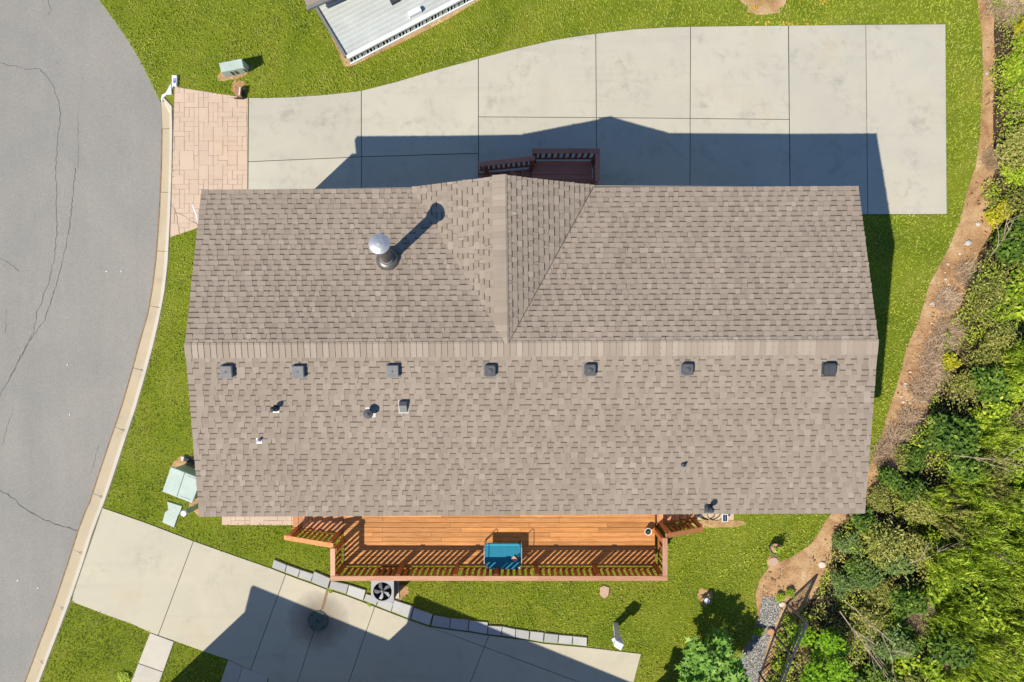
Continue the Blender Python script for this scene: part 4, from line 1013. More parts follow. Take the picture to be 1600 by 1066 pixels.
undergrowth(5200, lambda x, y: inpoly(x, y, [(a + 4, b) for a, b in DIRT_EDGE] + [(a + 20, b) for a, b in BRUSH_EDGE[::-1]]) & ~inpoly(x, y, PATH) & (vnoise(x * .04, y * .04, 1.5, 21) > .5), lambda X, Y, r: r.random(len(X)) * .06, .10, .045, 'dry_leaves', 'dry_leaves', 'curled brown dry leaves lying in drifts on the dirt strip', 17, (1140, 1620, -60, 1130), 'dry leaves', .6)
# pale stones on the dirt strip
def rock(px, py, r_, label, mat='grey_stone', cat='stone', grp=None, flat=.5, seed=0, parent=None, name='stone'):
    rr = random.Random(int(px * 7 + py)); c_ = W(px, py, 0); k_ = MB(); n = 9
    prof = [(1.0, -.1), (1.05, .35), (.8, .8), (.3, 1.0)]
    i0 = 0; jit = [rr.uniform(.75, 1.2) for _ in range(n)]
    for q, z in prof:
        for j in range(n):
            a = 2 * math.pi * j / n; k_.v.append((c_.x + math.cos(a) * r_ * q * jit[j], c_.y + math.sin(a) * r_ * q * jit[j] * .8, z * r_ * flat * rr.uniform(.85, 1.1)))
    for s in range(len(prof) - 1):
        for j in range(n): k_.face((s * n + j, s * n + (j + 1) % n, (s + 1) * n + (j + 1) % n, (s + 1) * n + j))
    k_.face([3 * n + j for j in range(n)]); o = obj(name, k_, mat); return tag(o, label, cat, grp)
rock(1512, 380, .13, 'large pale grey stone on the dirt strip under the vines'); rock(1457, 475, .10, 'pale stone half buried where the dirt strip bends')
rock(1528, 350, .09, 'pale flat stone at the top bend of the dirt strip'); rock(1542, 115, .06, 'small whitish stone at the edge of the vines by the parking slab')
rock(1222, 944, .10, 'rounded whitish stone at the top end of the black railing', 'pale_board'); rock(1285, 882, .12, 'pale stone where the railing shadow ends', 'pale_board')
RS = random.Random(5)
for i in range(26):
    f = RS.random(); py = RS.uniform(380, 640); px = np.interp(py, [b[1] for b in DIRT_EDGE], [b[0] for b in DIRT_EDGE]) + RS.uniform(12, 45)
    rock(px, py, RS.uniform(.025, .055), 'small pale pebble among the chips on the dirt strip', 'pale_board' if i % 2 else 'grey_stone', 'pebble', 'pebbles on the dirt strip')
# gravel
r = np.random.default_rng(4); n = 36000; x = r.uniform(1100, 1225, n); y = r.uniform(925, 1130, n); ok = inpoly(x, y, PATH); x, y = x[ok], y[ok]; n = len(x)
X = (x - 800) * H / F; Y = -(y - 533) * H / F; s = r.uniform(.010, .024, n); a = r.uniform(0, 6.28, n)
base = np.array([[1, 0, 0], [0, 1, 0], [-1, 0, 0], [0, -1, 0], [0, 0, 1.]]); V = np.zeros((n, 5, 3))
for i in range(5):
    bx, by, bz = base[i]; jx = r.uniform(.7, 1.3, n); V[:, i, 0] = X + s * jx * (bx * np.cos(a) - by * np.sin(a)); V[:, i, 1] = Y + s * (bx * np.sin(a) + by * np.cos(a)); V[:, i, 2] = .002 + bz * s * .9
Fi = (np.arange(n)[:, None, None] * 5 + np.array([[0, 1, 4], [1, 2, 4], [2, 3, 4], [3, 0, 4]])[None]).reshape(-1, 3)
me = npmesh('gravel', V.reshape(-1, 3), Fi, 3, np.repeat(np.clip(r.normal(.5, .38, n), 0, 1), 4)); tag(obj('gravel', me, 'gravel_stones'), 'grey and white gravel covering the narrow path', 'gravel', kind='stuff')

# two small trees with lobed leaves
def lobed(cx, size, r, lobes=5, up=.75):
    n = len(cx); k_ = lobes * 2 + 1; tmpl = [(0, -.25)]
    for i in range(lobes):
        a = math.radians(-140 + 280 * i / (lobes - 1)) ; l = .55 if i in (0, lobes - 1) else .85 if i in (1, lobes - 2) else 1.0
        tmpl.append((math.sin(a) * l * .62, math.cos(a) * l * .62))
        if i < lobes - 1:
            a2 = a + math.radians(280 / (lobes - 1) / 2); tmpl.append((math.sin(a2) * .19, math.cos(a2) * .19))
    tm = np.array(tmpl); k_ = len(tm); a = r.uniform(0, 6.28, n); s = size * r.uniform(.6, 1.2, n)
    d = np.stack([np.cos(a), np.sin(a), r.uniform(-.5, .25, n)], 1); d /= np.linalg.norm(d, axis=1)[:, None]
    nn = np.stack([r.normal(0, 1 - up, n), r.normal(0, 1 - up, n), np.ones(n)], 1); e = np.cross(d, nn); e /= np.linalg.norm(e, axis=1)[:, None]; nn = np.cross(e, d)
    V = cx[:, None, :] + (d[:, None, :] * tm[None, :, 1:2] + e[:, None, :] * tm[None, :, 0:1] - nn[:, None, :] * (np.abs(tm[None, :, 0:1]) * .35)) * s[:, None, None]
    return V.reshape(-1, 3), np.arange(n * k_).reshape(-1, k_), k_
def small_tree(name, px, py, R, z0, z1, nleaf, size, mat, label, seed, lumps):
    r = np.random.default_rng(seed); b = W(px, py, 0); root = thing(name, b, label, 'tree')
    tips = [(r.uniform(-.75, .75) * R, r.uniform(-.75, .75) * R, r.uniform(z0 + .3, z1)) for _ in range(lumps)]
    pts = []
    for tx, ty, tz in tips:
        m_ = nleaf // lumps; d = r.normal(0, 1, (m_, 3)); d /= np.linalg.norm(d, axis=1)[:, None]; d[:, 2] *= .7
        pts.append(np.array([tx, ty, tz]) + d * (r.random(m_) ** .5)[:, None] * R * .36)
    pts = np.concatenate(pts); V, Q, k_ = lobed(pts, size, r)
    me = npmesh('crown', V, Q, k_, np.clip(r.normal(.5, .22, len(pts)), 0, 1)); me.materials.append(MT[mat]); o = bpy.data.objects.new('crown', me); C.objects.link(o); o.parent = root
    tr_ = MB(); tr_.tube([(0, 0, -.02), (.02, .01, z0 * .5), (0, 0, z0)], .06, 8, r1=.04); lobj('trunk', tr_, 'bark', root, True)
    for tx, ty, tz in tips:
        l_ = MB(); l_.tube([(0, 0, z0 * .6), (tx * .5, ty * .5, (z0 + tz) / 2), (tx, ty, tz)], .025, 6, r1=.008); lobj('limb', l_, 'bark', root, True)
    return root
small_tree('fig_tree', 1090, 1010, 1.1, .5, 1.9, 1150, .26, 'leaf_fig', 'small bushy tree with big lobed pale green leaves left of the gravel path', 3, 16)
small_tree('fig_tree', 1045, 1085, .8, .5, 1.5, 520, .26, 'leaf_fig', 'second bushy lobed leaved tree at the bottom edge, left of the larger one', 4, 9)
small_tree('maple_tree', 1258, 1003, .9, .5, 1.7, 2000, .125, 'leaf_maple', 'bright green small maple in the corner behind the black railing', 5, 18)
small_tree('maple_tree', 1262, 1065, .9, .5, 1.7, 1800, .125, 'leaf_maple', 'bright green maple sapling at the bottom edge, right of the other maple', 6, 12)
for px, py, q in ((1215, 1035, 'third'), (1205, 1075, 'lowest'), (1222, 1000, 'second'), (1230, 970, 'uppermost')): plant('vine', px, py, .42, label=f'yellow green creeper inside the black railing, {q} patch of four')
for px, py, q in ((1217, 932, 'left'), (1232, 925, 'right')): plant('lime', px, py, .24, label=f'little leafy weed at the top end of the black railing, {q} one')
plant('lime', 1182, 985, .3, label='small weed tuft on the left edge of the gravel path')
# bare grey branches over the brush
RB = random.Random(9)
def branch(k_, p, d, L, rad, depth):
    pts = [p]; 
    for i in range(4):
        d = (d + Vector((RB.uniform(-.25, .25), RB.uniform(-.25, .25), RB.uniform(-.1, .15)))).normalized(); pts.append(pts[-1] + d * L / 4)
    k_.tube(pts, rad, 5, r1=rad * .45)
    if depth:
        for i in (1, 2, 3):
            q = (d + Vector((RB.uniform(-.9, .9), RB.uniform(-.9, .9), RB.uniform(-.1, .3)))).normalized(); branch(k_, pts[i], q, L * RB.uniform(.45, .7), rad * .55, depth - 1)
for px, py, ang, L, lb in ((1312, 955, -.9, 1.6, 'bare grey branch arching out of the dark hollow by the railing'), (1335, 985, -.6, 1.5, 'tangled bare branches right of the bright maple'),
                           (1350, 1010, -1.0, 1.3, 'tangled bare twigs at the bottom, right of the bright maple'), (1320, 940, -.35, 1.8, 'pale straight dead branch above the railing hollow'),
                           (1490, 712, -.15, 1.9, 'long pale dead branch lying across the shrubs beside the lower roof slope'), (1420, 880, .35, 1.2, 'bare twig over the brush beside the deck'),
                           (1530, 860, -.1, .7, 'short pale twig deep in the feathery weeds'), (1548, 400, .9, 1.3, 'bare stem leaning over the vines under the parking slab corner')):
    k_ = MB(); p1 = W(px, py, .9); branch(k_, p1, Vector((math.cos(ang), math.sin(ang), .08)).normalized(), L, .018, 2); tag(obj('dead_branch', k_, 'dead_stems'), lb, 'branch')
# black railing by the gravel path
rg = thing('metal_railing', W(1208, 990, 0), 'black metal railing running along the right edge of the gravel path', 'railing')
FT = [W(1229, 943, 0), W(1208, 990, 0), W(1186, 1052, 0), W(1166, 1120, 0)]; RH = 1.55
for p1 in FT:
    k_ = MB(); k_.box((p1.x, p1.y, RH / 2), (.05, .05, RH)); obj('post', k_, 'black_metal', rg)
for a, b in zip(FT[:-1], FT[1:]):
    u = Vector((0, 0, 1))
    for z, w_ in ((RH, .055), (RH - .16, .03), (.12, .035)):
        k_ = MB(); k_.beam(a + u * z, b + u * z, w_, .03); obj('rail', k_, 'black_metal', rg)
    n = 8
    for i in range(1, n):
        q = a.lerp(b, i / n); k_ = MB(); k_.tube([q + u * .12, q + u * (RH - .16)], .011, 5); obj('baluster', k_, 'black_metal', rg)
    for i in range(n):
        q = a.lerp(b, (i + .5) / n); k_ = MB(); k_.tube([q + u * (RH - .15), q + u * (RH - .02)], .012, 5); obj('spindle', k_, 'black_metal', rg)
k_ = MB(); p1 = W(1207, 989, .1); k_.lathe([(.105, -.1), (.11, .10), (.095, .12), (0, .122)], (p1.x - .04, p1.y + .03, 0), 16); tag(obj('clay_disc', k_, 'clay'), 'round orange clay pot base beside the railing post', 'clay pot')

# ------------------------------------------------------------------ upper porch
porch = thing('wooden_porch', (1.5, 5, 0), 'dark maroon wooden porch landing with stairs in the shade above the house', 'porch')
pz, pc = .70, 1.65; px0, px1 = .62, 2.50; py1 = W(0, 251.5, pz).y; py0 = 3.60
n = 14; ph_ = (py1 - py0) / n
for i in range(n):
    k_ = MB(); y = py0 + (i + .5) * ph_; k_.prism([(px0, y - ph_ / 2 + .004), (px1, y - ph_ / 2 + .004), (px1, y + ph_ / 2 - .004), (px0, y + ph_ / 2 - .004)], pz - .03, pz + random.uniform(-.002, .002), bevel=.004); obj('deck_board', k_, 'maroon_wood', porch)
k_ = MB(); k_.box(((px0 + px1) / 2, py1 - .03, pz - .13), (px1 - px0, .04, .2)); k_.box(((px0 + px1) / 2, 4.0, pz - .13), (px1 - px0, .04, .2)); obj('rim_board', k_, 'maroon_rail', porch)
yc = W(0, 236, pc).y; xa, xb = W(831, 0, pc).x, W(933.5, 0, pc).x
railing(porch, (xa, yc), (xb + .07, yc), pz + .1, pz + .1, pc, pc, .178, 'maroon_wood', 'maroon_rail', V_((0, -1)), posts=[.09, xb - xa - .02])
railing(porch, (xb, yc - .078), (xb, W(0, 283, pc).y), pz + .1, pz + .1, pc, pc, .178, 'maroon_wood', 'maroon_rail', V_((-1, 0)), posts=[yc - W(0, 283, pc).y - .14])
stairs(porch, px0 - .005, -1.05, py0 + .35, 5.38, pz, 5, 'maroon_wood', 'maroon_rail')
railing(porch, (W(836, 0, pc).x, 5.46), (W(747, 0, .85).x, 5.46), pz + .05, .12, pc - .03, .86, .165, 'maroon_wood', 'maroon_rail', V_((0, -1)), posts=[.09, 1.5])

# ------------------------------------------------------------------ ground furniture
ac = thing('air_conditioner', W(597, 924, 0), 'grey air conditioning unit with round fan on top below the deck railing', 'air conditioner')
zt = .72; A = [W(580, 905, zt), W(615, 905, zt), W(614.5, 941.5, zt), W(580, 939, zt)]; cx = W(597.5, 924.5, zt)
k_ = MB(); ring = [(cx.x + .29 * math.cos(a_), cx.y + .29 * math.sin(a_)) for a_ in np.linspace(0, 2 * math.pi, 33)[:-1]]
k_.prism([tuple(p.xy) for p in inset_v(A)] if False else [tuple(p.xy) for p in A], .05, zt - .06); obj('casing', k_, 'ac_side', ac)
# top plate with a round hole
k_ = MB(); sq = []; hw = .36; cyy = (A[0].y + A[2].y) / 2; cxx = (A[0].x + A[1].x) / 2
for a_ in np.linspace(0, 2 * math.pi, 33)[:-1]:
    c_, s_ = math.cos(a_), math.sin(a_); q = .355 / max(abs(c_), abs(s_)); sq.append((cxx + c_ * q, cyy + s_ * q))
n = 32; i0 = len(k_.v); k_.v += [(x, y, zt) for x, y in sq] + [(x, y, zt) for x, y in ring] + [(x, y, zt - .055) for x, y in ring] + [(x, y, zt - .06) for x, y in sq]
for j in range(n):
    j2 = (j + 1) % n
    k_.face((j, j2, n + j2, n + j)); k_.face((n + j, n + j2, 2 * n + j2, 2 * n + j)); k_.face((j2, j, 3 * n + j, 3 * n + j2))
obj('top_plate', k_, 'ac_top', ac)
k_ = MB(); k_.lathe([(.288, zt - .057), (0, zt - .057)], (cx.x, cx.y, 0), 24); obj('fan_well', k_, 'fan_hole', ac)
for i in range(5):
    a_ = i * 2 * math.pi / 5 + .5; k_ = MB(); r0, r1 = .04, .265
    q = [(cx.x + r_ * math.cos(a_ + d_), cx.y + r_ * math.sin(a_ + d_), zt - .045 + h_) for r_, d_, h_ in ((r0, -.3, 0), (r1, -.05, 0), (r1 * .97, .28, .012), (r1 * .7, .55, .022), (r0, .6, .015))]
    k_.v += q; k_.face(range(5)); obj('fan_blade', k_, 'fan_blade', ac)
k_ = MB(); k_.lathe([(.05, zt - .05), (.05, zt - .015), (.02, zt - .005), (0, zt - .004)], (cx.x, cx.y, 0), 14); obj('fan_hub', k_, 'galvanised', ac, True)
k_ = MB()
for r_ in (.09, .15, .21, .27): 
    k_.tube([(cx.x + r_ * math.cos(a_), cx.y + r_ * math.sin(a_), zt + .004) for a_ in np.linspace(0, 6.2832, 25)], .0022, 4)
for i in range(6):
    a_ = i * math.pi / 6 ; k_.tube([(cx.x - .29 * math.cos(a_), cx.y - .29 * math.sin(a_), zt + .006), (cx.x + .29 * math.cos(a_), cx.y + .29 * math.sin(a_), zt + .006)], .0022, 4)
obj('fan_guard', k_, 'black_metal', ac)
k_ = MB(); k_.prism(P([(586, 896), (624, 896), (624, 934), (586, 934)]), -.01, .045); obj('pad', k_, 'pale_concrete', ac)
k_ = MB()
for i in range(12): k_.box((A[1].x + .004, cyy, .08 + i * .045), (.01, .62, .014))
obj('louvre', k_, 'vent_grey', ac)

# stone blocks along the lower driveway
ZB = .07
BL = [[(427.8, 874), (448, 882.5), (445, 894.5), (424.8, 887)], [(448.3, 882.5), (469, 890), (465.2, 902), (445.8, 894.8)], [(469, 890), (490, 896.8), (485.5, 908.8), (466, 902.8)],
      [(490.8, 892.3), (516.7, 903.5), (511.8, 920), (486.3, 909.5)], [(517, 907.3), (544.7, 913.3), (541, 928.3), (514, 920)], [(545.2, 913.7), (571.7, 922.3), (567.2, 938.7), (541.8, 929)],
      [(571.7, 928), (592, 934), (587.5, 946.3), (568, 938.7)], [(592.5, 934.5), (615, 942), (611, 956), (588.5, 946.8)], [(615.5, 937.5), (646.2, 947.5), (641.2, 967.5), (611.8, 955.5)],
      [(646.5, 950), (676.2, 960), (671.2, 977.5), (642.5, 967.5)], [(677.5, 961.2), (703.7, 966.2), (702.5, 982.5), (673.7, 978)], [(704, 966.2), (732.5, 968.7), (731.2, 986.2), (703, 982.5)],
      [(733, 970), (762.5, 972.5), (761.2, 991.2), (731.7, 986.2)], [(762.8, 977.5), (785, 978.7), (782.5, 993.7), (761.7, 991.2)], [(785.3, 978.7), (805.8, 983.2), (805, 996.5), (783, 993.7)],
      [(806, 983), (827.5, 986.2), (826.2, 1000), (805.5, 996.5)], [(828.7, 986.2), (850, 988.7), (848.7, 1003.7), (827.5, 1000)], [(851.2, 989.2), (873, 991.7), (871.2, 1005.5), (850, 1003.7)],
      [(873.7, 992), (895, 993.7), (893.7, 1007.5), (872.5, 1005.5)], [(895.5, 993.7), (917.5, 996.2), (917, 1010), (895, 1007.5)]]
edge = thing('stone_edging', W(670, 945, 0), 'row of grey concrete blocks edging the lower driveway', 'stone edging')
for i, b in enumerate(BL):
    q = [tuple(W(x, y, ZB).xy) for x, y in b]; k_ = MB(); k_.prism(inset(ccw(q), .006), -.01, ZB + random.uniform(-.012, .012), bevel=.008); obj('stone', k_, 'block_stone', edge)
# manhole
mh = thing('access_cover', MANHOLE, 'round dark green plastic access cover set in the lower driveway', 'manhole cover')
k_ = MB(); k_.lathe([(.335, 0), (.335, .014), (.305, .016), (.30, .006)], MANHOLE, 36); obj('rim', k_, 'lid_green', mh, True)
k_ = MB(); k_.lathe([(.292, .0), (.290, .018), (0, .022)], MANHOLE, 36); obj('lid', k_, 'lid_green', mh)
k_ = MB(); k_.box(MANHOLE + V_((0, 0, .025)), (.16, .03, .01), -.8); obj('handle', k_, 'slot_dark', mh)
for i in range(4):
    a_ = .78 + i * 1.571; k_ = MB(); k_.lathe([(.018, .02), (.018, .028), (0, .03)], MANHOLE + V_((math.cos(a_) * .265, math.sin(a_) * .265, 0)), 8); obj('bolt', k_, 'slot_dark', mh)
# utility cabinet beside the left gable
ub = thing('utility_cabinet', W(296, 748, 0), 'large pale green utility cabinet tucked against the left gable end', 'utility cabinet')
zl = .85; L_ = [(267, 729.5), (308.6, 746), (312, 755), (300, 786.5), (253.5, 768)]; lid = [tuple(W(x, y, zl).xy) for x, y in L_]
k_ = MB(); k_.prism(inset(ccw(lid), .05), 0, zl - .05, mi=0); obj('body', k_, 'green_side', ub)
k_ = MB(); k_.prism(lid, zl - .06, zl, bevel=.012); obj('lid', k_, 'pale_green_metal', ub)
k_ = MB(); k_.beam(W(288.5, 739, zl + .002), W(276.5, 775.5, zl + .002), .012, .008); obj('seam', k_, 'slot_dark', ub)
k_ = MB(); k_.beam(W(293, 744.5, zl + .004), W(307.5, 749.5, zl + .004), .03, .012); k_.beam(W(280, 775.5, zl + .004), W(297, 781.5, zl + .004), .03, .012); obj('lip', k_, 'pale_green_metal', ub)
k_ = MB(); k_.prism(P([(262, 783), (285.5, 790.5), (283, 799), (279, 806), (273, 824), (254.7, 815.6), (259, 800), (264, 796)]), 0, .05, bevel=.01); tag(obj('ground_lid', k_, 'pale_green_metal'), 'flat pale green box lid half overgrown by grass below the utility cabinet', 'box lid')
po = thing('bollard', W(309, 789, 0), 'short post with white round cap beside the utility cabinet', 'post'); b_ = W(309, 789, 0); t_ = W(286.8, 802.5, 1.0); t_ = V_((b_.x * .965 + t_.x * .035, b_.y, 1.0)); t_ = W(286.8, 802.5, 1.0); b2 = V_((t_.x + .02, t_.y + .01, 0))
po.location = b2
k_ = MB(); k_.tube([b2, t_], .08, 16); obj('shaft', k_, 'green_side', po, True)
k_ = MB(); k_.lathe([(.095, -.06), (.095, .0), (.085, .015), (0, .02)], t_, 18); obj('cap', k_, 'white_paint', po)
ds = thing('downspout', W(297, 722, 0), 'dark downspout extension lying at the foot of the left gable wall', 'downspout')
k_ = MB(); k_.beam(W(288, 717, .06), W(312, 725, .06), .11, .10); obj('spout', k_, 'vent_dark', ds)
k_ = MB(); k_.beam(W(284.5, 716, .06), W(287.8, 717, .06), .12, .11); obj('spout_end', k_, 'white_paint', ds)
# pad transformer at the top left
tf = thing('transformer_box', W(366, 108, 0), 'pale green slotted transformer box on the grass at the top left', 'transformer')
T4 = [W(342.6, 99, .62), W(378, 92, .62), W(381.5, 106, .62), W(346, 113, .62)]
B4 = [W(348, 107, 0), W(388, 100, 0), W(388.5, 113, 0), W(353.5, 123.5, 0)]
B4 = [V_((p.x, p.y, 0)) for p in (T4[0], T4[1], W(388, 113.5, 0), W(353, 122.5, 0))]
k_ = MB(); k_.v += [tuple(p) for p in B4] + [tuple(p) for p in T4]
for f_ in ((4, 7, 6, 5), (0, 4, 5, 1), (1, 5, 6, 2), (2, 6, 7, 3), (3, 7, 4, 0)): k_.face(f_)
obj('cabinet', k_, 'pale_green_metal', tf)
k_ = MB(); T5 = [p + V_((0, 0, .003)) for p in T4]; k_.prism([tuple(p.xy) for p in T5], .60, .645, bevel=.012); obj('lid', k_, 'pale_green_metal', tf)
def onface(u, v_): return (T4[3].lerp(T4[2], u)).lerp(B4[3].lerp(B4[2], u), v_)
nf = (B4[2] - T4[3]).cross(T4[2] - T4[3]).normalized(); nf = nf if nf.y < 0 else -nf
for u in (.36, .54, .92):
    k_ = MB(); k_.beam(onface(u, .25) + nf * .006, onface(u + .04, .8) + nf * .006, .035, .01, up=nf); obj('vent_slot', k_, 'slot_dark', tf)
bx = thing('broken_box', W(373, 146, 0), 'small weathered brown box with a pale board at the corner of the paving', 'box')
a_ = W(373, 143, .2); k_ = MB(); k_.box((a_.x, a_.y - .02, .14), (.17, .27, .22), -.05); obj('body', k_, 'rust_brown', bx)
k_ = MB(); k_.box((a_.x + .06, a_.y - .02, .27), (.045, .24, .04), -.12); obj('board', k_, 'pale_board', bx)
k_ = MB(); k_.box((a_.x - .03, a_.y - .19, .10), (.30, .03, .06), -.06); k_.box((a_.x + .1, a_.y - .06, .12), (.03, .26, .05), -.05); obj('frame', k_, 'slot_dark', bx)
# white marker at the kerb end
mk = thing('marker_sign', W(272.5, 130, 0), 'white marker board with blue mark standing at the end of the kerb', 'sign')
k_ = MB(); k_.prism([tuple(W(x, y, .10).xy) for x, y in ((268.3, 117.5), (276.3, 117.5), (275.5, 134.5), (270, 134.5), (268.3, 138))], .0, .10, bevel=.006); obj('board', k_, 'white_paint', mk)
k_ = MB()
for x0, y0, x1, y1 in ((271.5, 123, 271.5, 130), (271.5, 123.2, 274, 123.2), (274, 123, 274, 129.5), (272.6, 126, 272.6, 130)): k_.beam(W(x0, y0, .103), W(x1, y1, .103), .022, .004)
obj('blue_mark', k_, 'sign_blue', mk)
k_ = MB(); k_.prism(P([(268, 131), (269.5, 148), (262, 148.5), (256, 154), (254.5, 160), (252.5, 157), (254, 149), (260, 146)]), -.02, .055, bevel=.008); obj('flared_end', k_, 'white_paint', mk)
# mailbox
mbx = thing('mailbox', W(962, 976, 0), 'white plastic mailbox and post beside the corner of the lower driveway', 'mailbox')
f0, f1 = W(962, 976, 0), W(966.5, 1003, 1.15)
k_ = MB(); k_.beam(f0, f0.lerp(f1, .95), .17, .15, up=(0, 1, 0)); obj('post', k_, 'white_vinyl', mbx)
q = [W(x, y, 1.25) for x, y in ((962, 1000), (975.5, 1007), (970.5, 1017), (959.5, 1010.5))]
k_ = MB(); k_.prism([tuple(p.xy) for p in q], .92, 1.25, bevel=.02); obj('box', k_, 'white_vinyl', mbx)
k_ = MB(); c_ = (q[0] + q[1] + q[2] + q[3]) / 4; k_.box((c_.x - .12, c_.y + .06, .98), (.09, .13, .12), .5); obj('newspaper_slot', k_, 'white_paint', mbx)
k_ = MB(); k_.box((f0.x - .09, f0.y - .12, .55), (.07, .16, .22), .3); obj('side_bracket', k_, 'white_paint', mbx)
# path lamp
pl = thing('path_lamp', W(1101, 931, 0), 'short solar path lamp with white cap on a bare patch of lawn', 'lamp'); a_, b_ = W(1101.5, 932, 0), W(1105, 939, .34); b_ = V_((b_.x, b_.y, .34)); a_ = V_((b_.x - .02, b_.y + .03, 0)); pl.location = a_
k_ = MB(); k_.tube([a_, b_], .045, 12); obj('stake', k_, 'vent_grey', pl, True)
k_ = MB(); k_.lathe([(.085, -.03), (.088, 0), (.05, .02), (.018, .022), (.018, .028), (0, .03)], b_, 18); obj('cap', k_, 'white_paint', pl)
k_ = MB(); k_.lathe([(.02, .028), (0, .034)], b_, 10); obj('sensor', k_, 'slot_dark', pl)
# pot with plant, stepping stones
p2 = thing('plant_pot', W(1211, 857, 0), 'round dark pot with a small plant standing on the lawn near the dirt strip', 'plant pot'); c_ = W(1212, 858, .25)
k_ = MB(); k_.lathe([(.13, 0), (.18, .24), (.19, .26), (.165, .26), (.15, .2), (0, .19)], (c_.x, c_.y, 0), 22); obj('pot', k_, 'pot_grey', p2, True)
k_ = MB(); k_.lathe([(.155, .21), (0, .215)], (c_.x, c_.y, 0), 14); obj('potting_soil', k_, 'clay', p2)
rr_ = np.random.default_rng(2)
def potplant(parent, c, n, R, h, L, mat):
    pts = np.array([c.x, c.y, 0]) + np.stack([rr_.normal(0, R, n), rr_.normal(0, R, n), rr_.uniform(h * .5, h, n)], 1) - np.array(root_off(parent))
    V = leaf_quads(pts, L, L * .5, rr_, .6); me = npmesh('foliage', V, np.arange(len(V)).reshape(-1, 4), 4, rr_.random(n)); me.materials.append(MT[mat]); o = bpy.data.objects.new('foliage', me); C.objects.link(o); o.parent = parent
potplant(p2, c_, 60, .07, .55, .09, 'leaf_lime'); potplant(pot, W(1013, 831, DZ + .22), 40, .035, DZ + .30, .05, 'leaf_dark')
k_ = MB(); k_.prism(P(blob(1208.5, 877, 7.5, 6.5, amp=.04)), 0, .05, bevel=.01); tag(obj('stepping_stone', k_, 'stepping'), 'round pinkish stepping stone just below the plant pot', 'stepping stone')
k_ = MB(); k_.prism(P([(938, 917), (944, 914.5), (952, 917.5), (950.5, 930), (944, 934.5), (937, 929)]), 0, .045, bevel=.01); tag(obj('stepping_stone', k_, 'stepping'), 'lone pinkish flat stone in the lawn below the deck', 'stepping stone')
# hose and solar light under the eave on the right
k_ = MB()
for cx_, cy_, rx_, a0, a1, mi_ in ((1104, 801, 13, 0, 3.2, 0), (1118, 803, 14, 0, 3.3, 1), (1110, 798, 17, .3, 2.9, 0)):
    pts = [W(cx_ + rx_ * math.cos(a_), cy_ + rx_ * math.sin(a_) * .85, .05 + .01 * mi_) for a_ in np.linspace(a0 - 3.14, a1, 26)]; k_.tube(pts, .013, 6, mi=mi_)
tag(obj('garden_hose', k_, None, mats=['rubber_black', 'hose_tan']), 'black and tan garden hose coiled on the pad under the lower eave', 'hose')
slr = thing('solar_light', W(1133, 809.5, 0), 'small solar light with white frame and dark panel at the right of the hose', 'solar light'); c_ = W(1132.7, 809.5, .25); slr.location = (c_.x, c_.y, 0)
k_ = MB(); k_.box((c_.x, c_.y, .25), (.19, .25, .025)); obj('frame', k_, 'white_paint', slr)
for d_ in (-.036, .036):
    k_ = MB(); k_.box((c_.x + d_, c_.y, .266), (.062, .21, .008)); obj('panel', k_, 'solar_cell', slr)
k_ = MB(); k_.tube([(c_.x, c_.y, 0), (c_.x, c_.y, .24)], .015, 8); obj('stake', k_, 'black_metal', slr)
# weeds at the driveway joint and beside the walkway
for px, py, s, lb in ((517, 921, .16, 'tuft of weeds growing at the block joint over the brown expansion strip'), (578, 943, .13, 'tuft of weeds at the corner of the air conditioner blocks'), (195, 1056, .3, 'leafy plant on the lawn left of the walkway'), (819, 806, .0, '')):
    if s: plant('lime', px, py, s, .5, label=lb)

for l_ in T.values():
    for o in l_:
        if id(o) not in used_proto:
            for c in kids(o): bpy.data.objects.remove(c)
            bpy.data.objects.remove(o)
# ------------------------------------------------------------------ neighbouring low metal roof, top left
nb = thing('shed', W(600, 40, 0), 'low shed with ribbed metal roof and white gutter at the top edge', 'shed')
zt = .5; cor = W(541, 88, zt); d1 = (W(716, -3, zt) - W(541, 88, zt)); d1.normalize(); d2 = (W(490, 7, zt) - W(540, 90, zt)); d2.normalize()
e1 = cor + d1 * 8.0; e2 = cor + d2 * 4.6; e3 = e1 + d2 * 4.6
k_ = MB(); k_.prism([tuple(p.xy) for p in (cor, e1, e3, e2)], zt - .05, zt - .02); sroof = obj('roof', k_, 'metal_panel', nb)
n = 30
for i in range(n):
    q = cor + d2 * ((i + .5) * 4.6 / n + .06); k_ = MB(); w_ = .035; u = V_((0, 0, 1))
    a_, b_ = q + d1 * .08, q + d1 * 7.9; k_.beam(V_((a_.x, a_.y, zt - .012)), V_((b_.x, b_.y, zt - .012)), .07, .02)
    k_.beam(V_((a_.x, a_.y, zt + .008)), V_((b_.x, b_.y, zt + .008)), .035, .022)
    obj('roof_rib', k_, 'metal_rib', sroof)
k_ = MB(); gx = cor - d2 * .05; k_.beam(V_((gx.x, gx.y, zt)), V_(((gx + d1 * 8).x, (gx + d1 * 8).y, zt)), .12, .08); obj('gutter', k_, 'gutter_white', nb)
k_ = MB(); gx = cor - d1 * .03; k_.beam(V_((gx.x, gx.y, zt)), V_(((gx + d2 * 4.6).x, (gx + d2 * 4.6).y, zt)), .08, .10); obj('side_trim', k_, 'vent_grey', nb)
ins = .02; k_ = MB(); k_.prism([tuple(p.xy) for p in (cor - d2 * .0, e1, e3, cor + d2 * 4.6)], 0, zt - .06); obj('wall', k_, 'slot_dark', nb)
nw = V_((d1.y, -d1.x, 0)); nw = nw if nw.y < 0 else -nw
i = 0; s = .03
